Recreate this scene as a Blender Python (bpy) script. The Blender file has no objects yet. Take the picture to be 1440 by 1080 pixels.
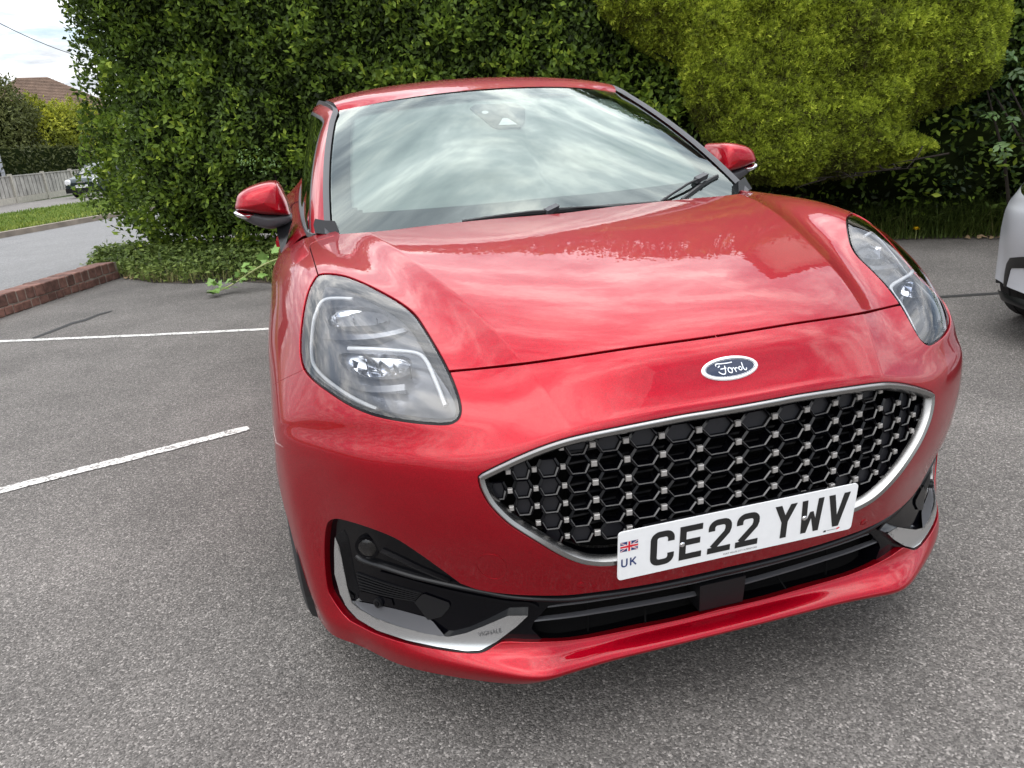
import bpy, bmesh, math, random
import numpy as np
from mathutils import Vector, Matrix
from mathutils.bvhtree import BVHTree
from mathutils.geometry import delaunay_2d_cdt

# ------------------------------------------------------------------ camera, sky, sun
scene = bpy.context.scene
COL = scene.collection
CAM_F = 1050.0                                   # focal length in photo pixels (1440 wide)
CAM_C = np.array([-0.72105, -1.16073, 1.24622])
CAM_R = np.array([[0.96283371, -0.2604206, -0.07164053],
                  [-0.14944292, -0.29270998, -0.94445099],
                  [0.2249846, 0.92005542, -0.32074905]])   # rows: right, down, forward
cam = bpy.data.cameras.new('camera')
cam.sensor_width = 36.0
cam.lens = 36.0 * CAM_F / 1440.0
cam.clip_start = 0.05
cam.clip_end = 3000
cam_o = bpy.data.objects.new('camera', cam)
COL.objects.link(cam_o)
cam_o.matrix_world = Matrix([[CAM_R[0][i], -CAM_R[1][i], -CAM_R[2][i], CAM_C[i]] for i in range(3)] + [[0, 0, 0, 1]])
scene.camera = cam_o
scene.view_settings.view_transform = 'Standard'
scene.view_settings.look = 'None'
scene.view_settings.exposure = 0.68
scene.view_settings.gamma = 1.0
scene.view_settings.use_curve_mapping = False

SUN_ELEV, SUN_AZ = math.radians(52), math.radians(-150)     # azimuth: direction TO the sun, clockwise from +Y
world = bpy.data.worlds.new('World')
scene.world = world
world.use_nodes = True


def build_world():
    nt = world.node_tree
    nt.nodes.clear()
    N, L = nt.nodes.new, nt.links.new
    out = N('ShaderNodeOutputWorld')
    bg = N('ShaderNodeBackground')
    bg.inputs['Strength'].default_value = 0.12
    sky = N('ShaderNodeTexSky')
    sky.sky_type = 'NISHITA'
    sky.sun_disc = False
    sky.sun_elevation = SUN_ELEV
    sky.sun_rotation = SUN_AZ
    sky.air_density = 1.0
    sky.dust_density = 1.2
    sky.ozone_density = 1.2
    # cloud layer: direction projected on a flat cloud deck
    tc = N('ShaderNodeTexCoord')
    sep = N('ShaderNodeSeparateXYZ')
    L(tc.outputs['Generated'], sep.inputs[0])
    mx = N('ShaderNodeMath'); mx.operation = 'MAXIMUM'; mx.inputs[1].default_value = 0.0
    L(sep.outputs['Z'], mx.inputs[0])
    ad = N('ShaderNodeMath'); ad.operation = 'ADD'; ad.inputs[1].default_value = 0.22
    L(mx.outputs[0], ad.inputs[0])
    cmb = N('ShaderNodeCombineXYZ')
    for k in ('X', 'Y'):
        d = N('ShaderNodeMath'); d.operation = 'DIVIDE'
        L(sep.outputs[k], d.inputs[0]); L(ad.outputs[0], d.inputs[1])
        L(d.outputs[0], cmb.inputs[k])
    n1 = N('ShaderNodeTexNoise')
    n1.inputs['Scale'].default_value = 1.15
    n1.inputs['Detail'].default_value = 7
    n1.inputs['Roughness'].default_value = 0.58
    n1.inputs['Distortion'].default_value = 0.35
    mp = N('ShaderNodeMapping'); mp.inputs['Location'].default_value = (3.1, 1.7, 0.4)
    mp.inputs['Scale'].default_value = (0.9, 1.15, 1.0)
    mp.inputs['Rotation'].default_value = (0, 0, 0.5)
    L(cmb.outputs[0], mp.inputs[0]); L(mp.outputs[0], n1.inputs['Vector'])
    cov = N('ShaderNodeValToRGB')
    cov.color_ramp.elements[0].position = 0.36; cov.color_ramp.elements[0].color = (0.25, 0.25, 0.25, 1)
    cov.color_ramp.elements[1].position = 0.52; cov.color_ramp.elements[1].color = (1, 1, 1, 1)
    L(n1.outputs['Fac'], cov.inputs[0])
    n2 = N('ShaderNodeTexNoise')
    n2.inputs['Scale'].default_value = 4.6
    n2.inputs['Detail'].default_value = 9
    n2.inputs['Roughness'].default_value = 0.62
    n2.inputs['Distortion'].default_value = 0.25
    L(mp.outputs[0], n2.inputs['Vector'])
    shade = N('ShaderNodeValToRGB')
    e = shade.color_ramp.elements
    e[0].position = 0.33; e[0].color = (0.33, 0.36, 0.40, 1)
    e[1].position = 0.64; e[1].color = (1.08, 1.06, 1.03, 1)
    m = e.new(0.5); m.color = (0.63, 0.65, 0.68, 1)
    L(n2.outputs['Fac'], shade.inputs[0])
    sc = N('ShaderNodeVectorMath'); sc.operation = 'SCALE'; sc.inputs['Scale'].default_value = 14.5
    L(shade.outputs[0], sc.inputs[0])
    # overcast deck: three times brighter overhead than at the horizon
    el = N('ShaderNodeMath'); el.operation = 'MULTIPLY_ADD'; el.inputs[1].default_value = 24.0; el.inputs[2].default_value = 6.5
    L(mx.outputs[0], el.inputs[0]); L(el.outputs[0], sc.inputs['Scale'])
    mix = N('ShaderNodeMix'); mix.data_type = 'RGBA'
    L(cov.outputs[0], mix.inputs['Factor'])
    L(sky.outputs[0], mix.inputs['A']); L(sc.outputs[0], mix.inputs['B'])
    L(mix.outputs['Result'], bg.inputs['Color'])
    L(bg.outputs[0], out.inputs[0])


build_world()
sun = bpy.data.lights.new('sun', 'SUN')
sun.energy = 0.6
sun.angle = math.radians(70)
sun.color = (1.0, 0.96, 0.9)
sun_o = bpy.data.objects.new('sun', sun)
COL.objects.link(sun_o)
_sd = Vector((math.sin(SUN_AZ) * math.cos(SUN_ELEV), math.cos(SUN_AZ) * math.cos(SUN_ELEV), math.sin(SUN_ELEV)))
sun_o.rotation_euler = (-_sd).to_track_quat('-Z', 'Y').to_euler()
sun_o.location = (0, -5, 12)

# ------------------------------------------------------------------ helpers
rng = random.Random(7)
MX = np.array([-1.0, 1.0, 1.0])


def ray_dir(px, py):
    d = CAM_R.T @ np.array([(px - 720) / CAM_F, (py - 540) / CAM_F, 1.0])
    return d / np.linalg.norm(d)


def at_ground(px, py, z=0.0):
    d = ray_dir(px, py)
    return CAM_C + d * ((z - CAM_C[2]) / d[2])


def at_y(px, py, y):
    d = ray_dir(px, py)
    return CAM_C + d * ((y - CAM_C[1]) / d[1])


def at_x(px, py, x):
    d = ray_dir(px, py)
    return CAM_C + d * ((x - CAM_C[0]) / d[0])


def tag(o, label=None, cat=None, group=None, kind=None):
    if label: o['label'] = label
    if cat: o['category'] = cat
    if group: o['group'] = group
    if kind: o['kind'] = kind
    return o


def empty(name, loc=(0, 0, 0), rz=0.0):
    o = bpy.data.objects.new(name, None)
    o.empty_display_size = 0.1
    o.location = loc
    o.rotation_euler = (0, 0, rz)
    COL.objects.link(o)
    return o


def link_mesh(name, me, mat, parent=None):
    if mat is not None:
        me.materials.append(mat)
    o = bpy.data.objects.new(name, me)
    COL.objects.link(o)
    if parent is not None:
        o.parent = parent
    return o


def mobj(name, verts, faces, mat, parent=None, smooth=False, normals=None, auto=None):
    me = bpy.data.meshes.new(name)
    me.from_pydata([tuple(map(float, v)) for v in verts], [], [tuple(int(i) for i in f) for f in faces])
    me.update()
    if smooth:
        me.polygons.foreach_set('use_smooth', [True] * len(me.polygons))
    if auto is not None:
        me.polygons.foreach_set('use_smooth', [True] * len(me.polygons))
        me.set_sharp_from_angle(angle=math.radians(auto))
    if normals is not None:
        me.polygons.foreach_set('use_smooth', [True] * len(me.polygons))
        me.normals_split_custom_set_from_vertices([tuple(map(float, n)) for n in normals])
    return link_mesh(name, me, mat, parent)


def flip(faces):
    return [tuple(reversed(f)) for f in faces]


def side_xf(verts, faces, s):
    """H-space (x>0) geometry to side s (+1 image right, -1 image left)."""
    v = np.array(verts, float)
    if s < 0:
        return v * MX, flip(faces)
    return v, list(faces)


class MB:
    """collects simple solids into one mesh"""
    def __init__(self):
        self.v, self.f = [], []

    def add(self, v, f):
        b = len(self.v)
        self.v += [tuple(map(float, p)) for p in v]
        self.f += [tuple(i + b for i in q) for q in f]
        return self

    def box(self, lo, hi):
        x0, y0, z0 = lo; x1, y1, z1 = hi
        v = [(x0, y0, z0), (x1, y0, z0), (x1, y1, z0), (x0, y1, z0), (x0, y0, z1), (x1, y0, z1), (x1, y1, z1), (x0, y1, z1)]
        return self.add(v, [(0, 3, 2, 1), (4, 5, 6, 7), (0, 1, 5, 4), (1, 2, 6, 5), (2, 3, 7, 6), (3, 0, 4, 7)])

    def obox(self, c, ax, ay, az):
        c, ax, ay, az = (np.array(k, float) for k in (c, ax, ay, az))
        v = [c + sx * ax + sy * ay + sz * az for sz in (-1, 1) for sx, sy in ((-1, -1), (1, -1), (1, 1), (-1, 1))]
        return self.add(v, [(0, 3, 2, 1), (4, 5, 6, 7), (0, 1, 5, 4), (1, 2, 6, 5), (2, 3, 7, 6), (3, 0, 4, 7)])

    def tube(self, pts, r, seg=8, cap=True):
        pts = [np.array(p, float) for p in pts]
        rr = r if hasattr(r, '__len__') else [r] * len(pts)
        rings = []
        up = np.array([0.13, 0.21, 0.97])
        for i, p in enumerate(pts):
            t = pts[min(i + 1, len(pts) - 1)] - pts[max(i - 1, 0)]
            t = t / (np.linalg.norm(t) + 1e-12)
            a = np.cross(up, t)
            if np.linalg.norm(a) < 0.1: a = np.cross([1, 0, 0], t)
            a /= np.linalg.norm(a); b = np.cross(t, a)
            rings.append([p + rr[i] * (math.cos(2 * math.pi * k / seg) * a + math.sin(2 * math.pi * k / seg) * b) for k in range(seg)])
        v = [q for ring in rings for q in ring]
        f = []
        for i in range(len(rings) - 1):
            for k in range(seg):
                k2 = (k + 1) % seg
                f.append((i * seg + k, i * seg + k2, (i + 1) * seg + k2, (i + 1) * seg + k))
        if cap:
            f.append(tuple(reversed(range(seg))))
            f.append(tuple((len(rings) - 1) * seg + k for k in range(seg)))
        return self.add(v, f)

    def prism(self, poly, origin, ex, ey, ez, depth):
        """2-D polygon extruded: poly in (ex, ey), thickness depth along ez, front at origin"""
        n = len(poly)
        o, ex, ey, ez = (np.array(k, float) for k in (origin, ex, ey, ez))
        top = [o + a * ex + b * ey for a, b in poly]
        bot = [p - depth * ez for p in top]
        f = [tuple(range(n)), tuple(reversed(range(n, 2 * n)))]
        f += [(i, n + i, n + (i + 1) % n, (i + 1) % n) for i in range(n)]
        return self.add(top + bot, f)

    def build(self, name, mat, parent=None, auto=30, smooth=True):
        return mobj(name, self.v, self.f, mat, parent, auto=auto if smooth else None)


def grid_faces(nr, nc, closed_c=False):
    f = []
    for i in range(nr - 1):
        for j in range(nc if closed_c else nc - 1):
            j2 = (j + 1) % nc
            f.append((i * nc + j, i * nc + j2, (i + 1) * nc + j2, (i + 1) * nc + j))
    return f


def catmull(pts, n, closed=False):
    pts = np.array(pts, float)
    k = len(pts)
    out = []
    segs = k if closed else k - 1
    for i in range(segs):
        if closed:
            p0, p1, p2, p3 = pts[(i - 1) % k], pts[i], pts[(i + 1) % k], pts[(i + 2) % k]
        else:
            p1, p2 = pts[i], pts[i + 1]
            p0 = pts[i - 1] if i > 0 else 2 * p1 - p2
            p3 = pts[i + 2] if i + 2 < k else 2 * p2 - p1
        for t in np.linspace(0, 1, n, endpoint=False):
            out.append(0.5 * ((2 * p1) + (-p0 + p2) * t + (2 * p0 - 5 * p1 + 4 * p2 - p3) * t * t + (-p0 + 3 * p1 - 3 * p2 + p3) * t ** 3))
    if not closed: out.append(pts[-1])
    return np.array(out)


def resample(pts, step, closed=False):
    pts = np.array(pts, float)
    if closed: pts = np.vstack([pts, pts[:1]])
    s = np.r_[0, np.cumsum(np.linalg.norm(np.diff(pts, axis=0), axis=1))]
    n = max(2, int(round(s[-1] / step)) + 1)
    u = np.linspace(0, s[-1], n)
    q = np.stack([np.interp(u, s, pts[:, k]) for k in range(pts.shape[1])], 1)
    return q[:-1] if closed else q


# ------------------------------------------------------------------ materials
def new_mat(name):
    m = bpy.data.materials.new(name)
    m.use_nodes = True
    nt = m.node_tree
    return m, nt, nt.nodes['Principled BSDF'], nt.nodes.new, nt.links.new


def plain(name, col, rough=0.5, metal=0.0, coat=0.0, spec=0.5, noise=0.0, nscale=40, bump=0.0, bscale=200, ior=None, coat_rough=0.03):
    m, nt, b, N, L = new_mat(name)
    b.inputs['Base Color'].default_value = (*col, 1)
    b.inputs['Roughness'].default_value = rough
    b.inputs['Metallic'].default_value = metal
    b.inputs['Coat Weight'].default_value = coat
    b.inputs['Coat Roughness'].default_value = coat_rough
    b.inputs['Specular IOR Level'].default_value = spec
    if ior: b.inputs['IOR'].default_value = ior
    tc = N('ShaderNodeTexCoord')
    if noise > 0:
        n = N('ShaderNodeTexNoise'); n.inputs['Scale'].default_value = nscale; n.inputs['Detail'].default_value = 6
        L(tc.outputs['Object'], n.inputs['Vector'])
        r = N('ShaderNodeMapRange'); r.inputs['From Min'].default_value = 0.3; r.inputs['From Max'].default_value = 0.7
        r.inputs['To Min'].default_value = 1 - noise; r.inputs['To Max'].default_value = 1 + noise
        L(n.outputs['Fac'], r.inputs['Value'])
        mu = N('ShaderNodeVectorMath'); mu.operation = 'SCALE'; mu.inputs[0].default_value = col
        L(r.outputs[0], mu.inputs['Scale']); L(mu.outputs[0], b.inputs['Base Color'])
    if bump > 0:
        n = N('ShaderNodeTexNoise'); n.inputs['Scale'].default_value = bscale; n.inputs['Detail'].default_value = 4
        L(tc.outputs['Object'], n.inputs['Vector'])
        bp = N('ShaderNodeBump'); bp.inputs['Strength'].default_value = bump; bp.inputs['Distance'].default_value = 0.01
        L(n.outputs['Fac'], bp.inputs['Height']); L(bp.outputs[0], b.inputs['Normal'])
    return m


def paint(name, col, flake=0.35, metal=0.7):
    """metallic car paint under clear coat, with fine flake and a little dust"""
    m, nt, b, N, L = new_mat(name)
    b.inputs['Roughness'].default_value = 0.42
    b.inputs['Metallic'].default_value = metal
    b.inputs['Specular IOR Level'].default_value = 0.05
    b.inputs['Coat Weight'].default_value = 0.85
    b.inputs['Coat Roughness'].default_value = 0.012
    b.inputs['Coat IOR'].default_value = 1.47
    tc = N('ShaderNodeTexCoord')
    vo = N('ShaderNodeTexVoronoi'); vo.inputs['Scale'].default_value = 900
    L(tc.outputs['Object'], vo.inputs['Vector'])
    r = N('ShaderNodeMapRange'); r.inputs['To Min'].default_value = 1 - flake; r.inputs['To Max'].default_value = 1 + flake
    L(vo.outputs['Color'], r.inputs['Value'])
    mu = N('ShaderNodeVectorMath'); mu.operation = 'SCALE'; mu.inputs[0].default_value = col
    L(r.outputs[0], mu.inputs['Scale'])
    L(mu.outputs[0], b.inputs['Base Color'])
    # faint orange peel in the clear coat
    n = N('ShaderNodeTexNoise'); n.inputs['Scale'].default_value = 45; n.inputs['Detail'].default_value = 1
    L(tc.outputs['Object'], n.inputs['Vector'])
    bp = N('ShaderNodeBump'); bp.inputs['Strength'].default_value = 0.012; bp.inputs['Distance'].default_value = 0.01
    L(n.outputs['Fac'], bp.inputs['Height']); L(bp.outputs[0], b.inputs['Coat Normal'])
    return m


def glass_sheet(name, tint, ior, rough=0.0, refl=(1, 1, 1)):
    """thin pane: fresnel mirror over a tinted see-through sheet"""
    m, nt, b, N, L = new_mat(name)
    nt.nodes.remove(b)
    out = nt.nodes['Material Output']
    tr = N('ShaderNodeBsdfTransparent'); tr.inputs[0].default_value = (*tint, 1)
    gl = N('ShaderNodeBsdfGlossy'); gl.inputs['Roughness'].default_value = rough
    gl.inputs[0].default_value = (*refl, 1)
    fr = N('ShaderNodeFresnel'); fr.inputs['IOR'].default_value = ior
    mx = N('ShaderNodeMixShader')
    L(fr.outputs[0], mx.inputs[0]); L(tr.outputs[0], mx.inputs[1]); L(gl.outputs[0], mx.inputs[2])
    L(mx.outputs[0], out.inputs[0])
    return m


M = {}
M['red'] = paint('red_metallic_paint', (0.335, 0.0002, 0.009))
M['white_paint'] = paint('white_metallic_paint', (0.52, 0.535, 0.56), 0.08, 0.15)
M['black_gloss'] = plain('gloss_black_plastic', (0.0015, 0.0015, 0.0025), 0.12, spec=.22)
M['black_satin'] = plain('satin_black_plastic', (0.006, 0.006, 0.007), 0.34, spec=.35, bump=0.06, bscale=900)
M['black_matt'] = plain('matt_black_plastic', (0.012, 0.012, 0.013), 0.7)
M['gap'] = plain('shut_line_black', (0.004, 0.004, 0.004), 0.9, spec=0.1)
M['grey_plastic'] = plain('dark_grey_plastic', (0.05, 0.05, 0.055), 0.5, bump=0.05, bscale=700)
M['chrome'] = plain('bright_chrome', (0.80, 0.81, 0.82), 0.12, metal=1.0)
M['chrome_blade'] = plain('brushed_chrome', (0.74, 0.76, 0.78), 0.2, metal=1.0)
M['satin'] = plain('satin_silver', (0.34, 0.335, 0.33), 0.26, metal=1.0)
M['stud'] = plain('stud_silver', (0.42, 0.40, 0.38), 0.45, metal=0.6)
M['rim_glint'] = plain('honeycomb_sky_glint', (0.17, 0.165, 0.16), 0.4, metal=0.5)  # grey that paints a sky reflection onto the lower cell rims
M['cell_dark'] = plain('closed_cell_black', (0.012, 0.012, 0.015), 0.35, spec=.4)
M['bar_grey'] = plain('grille_bar_grey', (0.05, 0.05, 0.054), 0.32, spec=.6)
M['rubber'] = plain('tyre_rubber', (0.016, 0.016, 0.017), 0.75, noise=0.25, nscale=30)
M['rim'] = plain('alloy_rim', (0.30, 0.30, 0.31), 0.3, metal=1.0)
M['windscreen'] = glass_sheet('windscreen_glass', (0.84, 0.90, 0.87), 1.95, refl=(0.90, 1.0, 0.965))
M['sideglass'] = glass_sheet('side_glass', (0.22, 0.25, 0.24), 1.45)
M['lens'] = glass_sheet('lamp_lens', (0.95, 0.96, 0.97), 1.68)
M['frit'] = plain('black_glass_border', (0.01, 0.01, 0.011), 0.3)
M['drl'] = plain('white_light_guide', (0.82, 0.83, 0.84), 0.25, coat=0.4)
M['reflector'] = plain('lamp_reflector', (0.78, 0.79, 0.82), 0.13, metal=1.0)
M['lamp_grey'] = plain('lamp_bezel_grey', (0.22, 0.225, 0.24), 0.2, metal=0.5, coat=0.3)
M['plate_white'] = plain('white_reflective_plate', (0.78, 0.78, 0.78), 0.35, noise=0.02, nscale=60)
M['ink'] = plain('plate_black', (0.012, 0.012, 0.012), 0.45)
M['flag_blue'] = plain('flag_blue', (0.012, 0.03, 0.13), 0.4)
M['flag_red'] = plain('flag_red', (0.62, 0.012, 0.025), 0.4)
M['emblem_blue'] = plain('emblem_blue', (0.022, 0.028, 0.055), 0.15, metal=0.3, coat=1.0)
M['emblem_white'] = plain('emblem_silver', (0.86, 0.87, 0.88), 0.3, metal=0.35)
M['interior'] = plain('cabin_dark', (0.045, 0.046, 0.048), 0.8)
M['dash'] = plain('dashboard_lightened', (0.24, 0.245, 0.245), 0.7)  # black dashboard coloured lighter, cabin brightness put into the colour
M['lining'] = plain('light_headlining', (0.55, 0.55, 0.54), 0.9)
M['seat'] = plain('seat_fabric', (0.05, 0.05, 0.055), 0.9, bump=0.2, bscale=400)

# ------------------------------------------------------------------ front body surface of the red car
# control rows run centre -> wheel arch, fanned around the arch; x >= 0 half, metres
BODY_ROWS = [
    # r0 cowl / door line
    [(0, 1.09, 1.010), (.20, 1.095, 1.009), (.50, 1.105, 1.012), (.600, 1.115, 1.016), (.66, 1.125, 1.006), (.735, 1.15, .993), (.80, 1.19, .965), (.85, 1.22, .915), (.885, 1.245, .83), (.897, 1.25, .62), (.892, 1.20, .35)],
    # r1
    [(0, .78, .990), (.19, .785, .990), (.46, .79, .995), (.545, .80, .999), (.61, .82, .988), (.70, .85, .991), (.778, .90, .976), (.838, .99, .914), (.879, 1.06, .84), (.899, 1.12, .73), (.900, 1.10, .55)],
    # r2
    [(0, .52, .950), (.185, .52, .950), (.395, .515, .950), (.473, .515, .947), (.548, .535, .934), (.655, .575, .962), (.740, .61, .956), (.806, .71, .914), (.868, .80, .84), (.897, .80, .775), (.902, .80, .70)],
    # r3
    [(0, .30, .912), (.18, .305, .912), (.345, .30, .902), (.418, .30, .893), (.485, .315, .872), (.595, .355, .893), (.695, .395, .895), (.775, .495, .868), (.843, .61, .82), (.889, .66, .755), (.901, .66, .67)],
    # r4 bonnet front edge level
    [(0, .105, .850), (.18, .112, .851), (.315, .135, .842), (.379, .152, .833), (.447, .172, .814), (.545, .212, .828), (.648, .262, .840), (.742, .350, .815), (.822, .465, .775), (.876, .535, .72), (.896, .58, .625)],
    # r5 badge level
    [(0, .048, .790), (.17, .052, .791), (.29, .068, .786), (.348, .080, .779), (.425, .098, .760), (.525, .127, .752), (.632, .182, .762), (.736, .275, .750), (.816, .378, .72), (.869, .452, .68), (.891, .53, .58)],
    # r5b lip above the grille
    [(0, .006, .746), (.17, .010, .747), (.275, .018, .741), (.331, .027, .733), (.415, .050, .712), (.512, .086, .694), (.614, .142, .696), (.720, .226, .690), (.805, .335, .68), (.864, .425, .655), (.888, .505, .556)],
    # r6 grille top
    [(0, -.006, .728), (.17, -.002, .729), (.27, .005, .724), (.327, .015, .716), (.412, .036, .693), (.508, .068, .664), (.610, .124, .664), (.715, .203, .660), (.80, .312, .65), (.860, .41, .63), (.885, .49, .535)],
    # r7
    [(0, -.018, .62), (.17, -.014, .62), (.265, -.006, .615), (.325, .002, .61), (.41, .022, .60), (.502, .056, .585), (.602, .116, .577), (.706, .193, .573), (.79, .30, .568), (.852, .386, .56), (.878, .46, .48)],
    # r8
    [(0, -.018, .50), (.17, -.014, .50), (.265, -.008, .495), (.325, -.002, .49), (.41, .018, .492), (.50, .066, .483), (.60, .130, .480), (.70, .204, .48), (.785, .305, .48), (.845, .376, .48), (.872, .448, .43)],
    # r9 lower edge of the red
    [(0, .022, .372), (.17, .025, .373), (.265, .032, .373), (.325, .042, .374), (.41, .060, .380), (.50, .099, .386), (.60, .155, .390), (.70, .225, .39), (.78, .315, .39), (.84, .371, .39), (.868, .44, .37)],
    # r10 top of the lip
    [(0, .052, .256), (.17, .054, .257), (.265, .056, .260), (.325, .058, .264), (.41, .058, .275), (.50, .088, .282), (.60, .142, .290), (.70, .215, .29), (.775, .31, .29), (.835, .361, .29), (.860, .435, .30)],
    # r10b foot of the upright part of the lip
    [(0, .040, .237), (.17, .041, .238), (.265, .041, .239), (.325, .040, .240), (.415, .036, .246), (.502, .074, .250), (.60, .132, .254), (.70, .206, .256), (.774, .302, .256), (.832, .356, .258), (.856, .433, .268)],
    # r11 lip nose
    [(0, .006, .222), (.17, .007, .222), (.265, .006, .222), (.325, .002, .223), (.425, -.006, .226), (.51, .050, .229), (.60, .112, .227), (.695, .19, .226), (.77, .29, .226), (.825, .346, .228), (.850, .43, .24)],
    # r12 lip underside
    [(0, .036, .200), (.17, .036, .200), (.265, .034, .200), (.325, .031, .199), (.432, .022, .198), (.513, .069, .191), (.60, .126, .189), (.69, .198, .186), (.76, .292, .186), (.815, .346, .186), (.845, .43, .188)],
]
TGT = np.array(BODY_ROWS, float)                 # (rows, cols, 3)
TGT[:4, 8:, 0] -= np.array([0.010, 0.018, 0.022])
TGT[4, 8:, 0] -= np.array([0.007, 0.010, 0.012])
TGT[5, 8:, 0] -= np.array([0.004, 0.004, 0.006])
TGT[6, 8:, 0] -= np.array([0.002, 0.001, 0.002])
TGT[8:, 9:, 0] += np.array([0.004, 0.003])


def crease_cols(T, c, ins, outs):
    """extra columns hugging column c so that it reads as a pressed crease; ins/outs are fractions per row"""
    a = T[:, c] + (T[:, c - 1] - T[:, c]) * np.array(ins)[:, None]
    b = T[:, c] + (T[:, c + 1] - T[:, c]) * np.array(outs)[:, None]
    return np.concatenate([T[:, :c], a[:, None], T[:, c:c + 1], b[:, None], T[:, c + 1:]], 1)


_f = np.array([.30, .30, .30, .34, .42] + [.5] * (TGT.shape[1] - 5))[:, None]
TGT = np.insert(TGT, 6, TGT[6] + (TGT[5] - TGT[6]) * _f, axis=0)
_t = [.15, .15, .15, .15, .15, .17, .2, .25, .3, .4, .4, .4, .4, .4, .4, .4]
TGT = crease_cols(TGT, 3, _t, _t)
NR, NC = TGT.shape[:2]


def pad(G):
    """ghost rows / columns: mirrored across the centre line, straight on elsewhere"""
    left = G[:, 1:2] * MX
    right = 2 * G[:, -1:] - G[:, -2:-1]
    G = np.concatenate([left, G, right], 1)
    top = 2 * G[:1] - G[1:2]
    bot = 2 * G[-1:] - G[-2:-1]
    return np.concatenate([top, G, bot], 0)


def bas(t):
    return np.stack([(1 - t) ** 3 / 6, (3 * t ** 3 - 6 * t ** 2 + 4) / 6, (-3 * t ** 3 + 3 * t ** 2 + 3 * t + 1) / 6, t ** 3 / 6], -1)


def dbas(t):
    return np.stack([-(1 - t) ** 2 / 2, (9 * t ** 2 - 12 * t) / 6, (-9 * t ** 2 + 6 * t + 3) / 6, t ** 2 / 2], -1)


CTRL = TGT.copy()
PAD = None


def S_eval(uv, deriv=False):
    uv = np.atleast_2d(np.array(uv, float))
    u = np.clip(uv[:, 0], 0, NC - 1 - 1e-9); v = np.clip(uv[:, 1], 0, NR - 1 - 1e-9)
    iu = u.astype(int); iv = v.astype(int)
    bu, bv = bas(u - iu), bas(v - iv)
    k = np.arange(4)
    blk = PAD[(iv[:, None] + k)[:, :, None], (iu[:, None] + k)[:, None, :]]
    P = np.einsum('na,nb,nabc->nc', bv, bu, blk)
    if not deriv: return P
    Su = np.einsum('na,nb,nabc->nc', bv, dbas(u - iu), blk)
    Sv = np.einsum('na,nb,nabc->nc', dbas(v - iv), bu, blk)
    n = np.cross(Su, Sv)
    n /= np.linalg.norm(n, axis=1)[:, None] + 1e-15
    n = -n
    c = uv[:, 0] < 1e-6
    n[c, 0] = 0
    n /= np.linalg.norm(n, axis=1)[:, None]
    return P, Su, Sv, n


_k = np.array([(j, i) for i in range(NR) for j in range(NC)], float)
for _it in range(1):
    PAD = pad(CTRL)
    _w = np.full(NC, .85); _w[2:7] = .35
    CTRL = CTRL + _w[None, :, None] * (TGT - S_eval(_k).reshape(NR, NC, 3))
    CTRL[:, 0, 0] = 0
PAD = pad(CTRL)
if S_eval([(2, 2)], True)[3][0][2] < 0: raise RuntimeError('normal sign')

GU, GV = 8, 8
_uu = np.linspace(0, NC - 1, (NC - 1) * GU + 1); _vv = np.linspace(0, NR - 1, (NR - 1) * GV + 1)
_uvg = np.array([(a, b) for b in _vv for a in _uu])
_gf = grid_faces(len(_vv), len(_uu))
_Pg, _, _, _Ng = S_eval(_uvg, True)
_bvh = {}


def bvh_for(off):
    k = round(off, 4)
    if k not in _bvh:
        tris = [t for q in _gf for t in ((q[0], q[1], q[2]), (q[0], q[2], q[3]))]
        V = _Pg + off * _Ng
        _bvh[k] = (BVHTree.FromPolygons([tuple(p) for p in V], tris), tris, V)
    return _bvh[k]


def cast(px, py, off=0.0, left=True, strict=False):
    """photo pixel on the image-left half of the car -> (u, v) on the H-space surface"""
    tree, tris, V = bvh_for(off)
    d = ray_dir(px, py); o = CAM_C
    if left: d = d * MX; o = o * MX
    hit, n, idx, dist = tree.ray_cast(Vector(o), Vector(d))
    if hit is None and strict: return None
    if hit is None:
        # nearest approach for pixels just off the edge
        best = None
        for s in np.linspace(0.8, 3.2, 120):
            h = tree.find_nearest(Vector(o + d * s))
            if best is None or h[3] < best[3]: best = h
        hit, n, idx, dist = best
    t = tris[idx]
    a, b, c = (V[k] for k in t)
    h = np.array(hit)
    T = np.stack([b - a, c - a], 1)
    w = np.linalg.lstsq(T, h - a, rcond=None)[0]
    return (1 - w[0] - w[1]) * _uvg[t[0]] + w[0] * _uvg[t[1]] + w[1] * _uvg[t[2]]


def cast_curve(pts, step=4.0, off=0.0, smooth=True, closed=False):
    p = catmull(pts, 8, closed) if smooth else np.array(pts, float)
    p = resample(p, step, closed)
    return np.array([cast(a, b, off) for a, b in p])


def uv_offset(uv, dist, closed=False):
    """shift a uv polyline sideways on the surface by dist metres (left of travel, seen from outside)"""
    P, Su, Sv, n = S_eval(uv, True)
    k = len(uv)
    if closed:
        t = np.roll(P, -1, 0) - np.roll(P, 1, 0)
    else:
        t = np.gradient(P, axis=0)
    t /= np.linalg.norm(t, axis=1)[:, None] + 1e-12
    side = np.cross(n, t)
    out = np.empty_like(uv)
    for i in range(k):
        J = np.stack([Su[i], Sv[i]], 1)
        out[i] = uv[i] + np.linalg.lstsq(J, side[i] * (dist[i] if hasattr(dist, '__len__') else dist), rcond=None)[0]
    return out


def in_poly(pts, poly):
    x, y = pts[:, 0], pts[:, 1]
    r = np.zeros(len(pts), bool)
    n = len(poly)
    for i in range(n):
        x0, y0 = poly[i]; x1, y1 = poly[(i + 1) % n]
        c = (y0 > y) != (y1 > y)
        if not c.any(): continue
        xi = (x1 - x0) * (y - y0) / ((y1 - y0) + 1e-15) + x0
        r ^= c & (x < xi)
    return r


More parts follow.
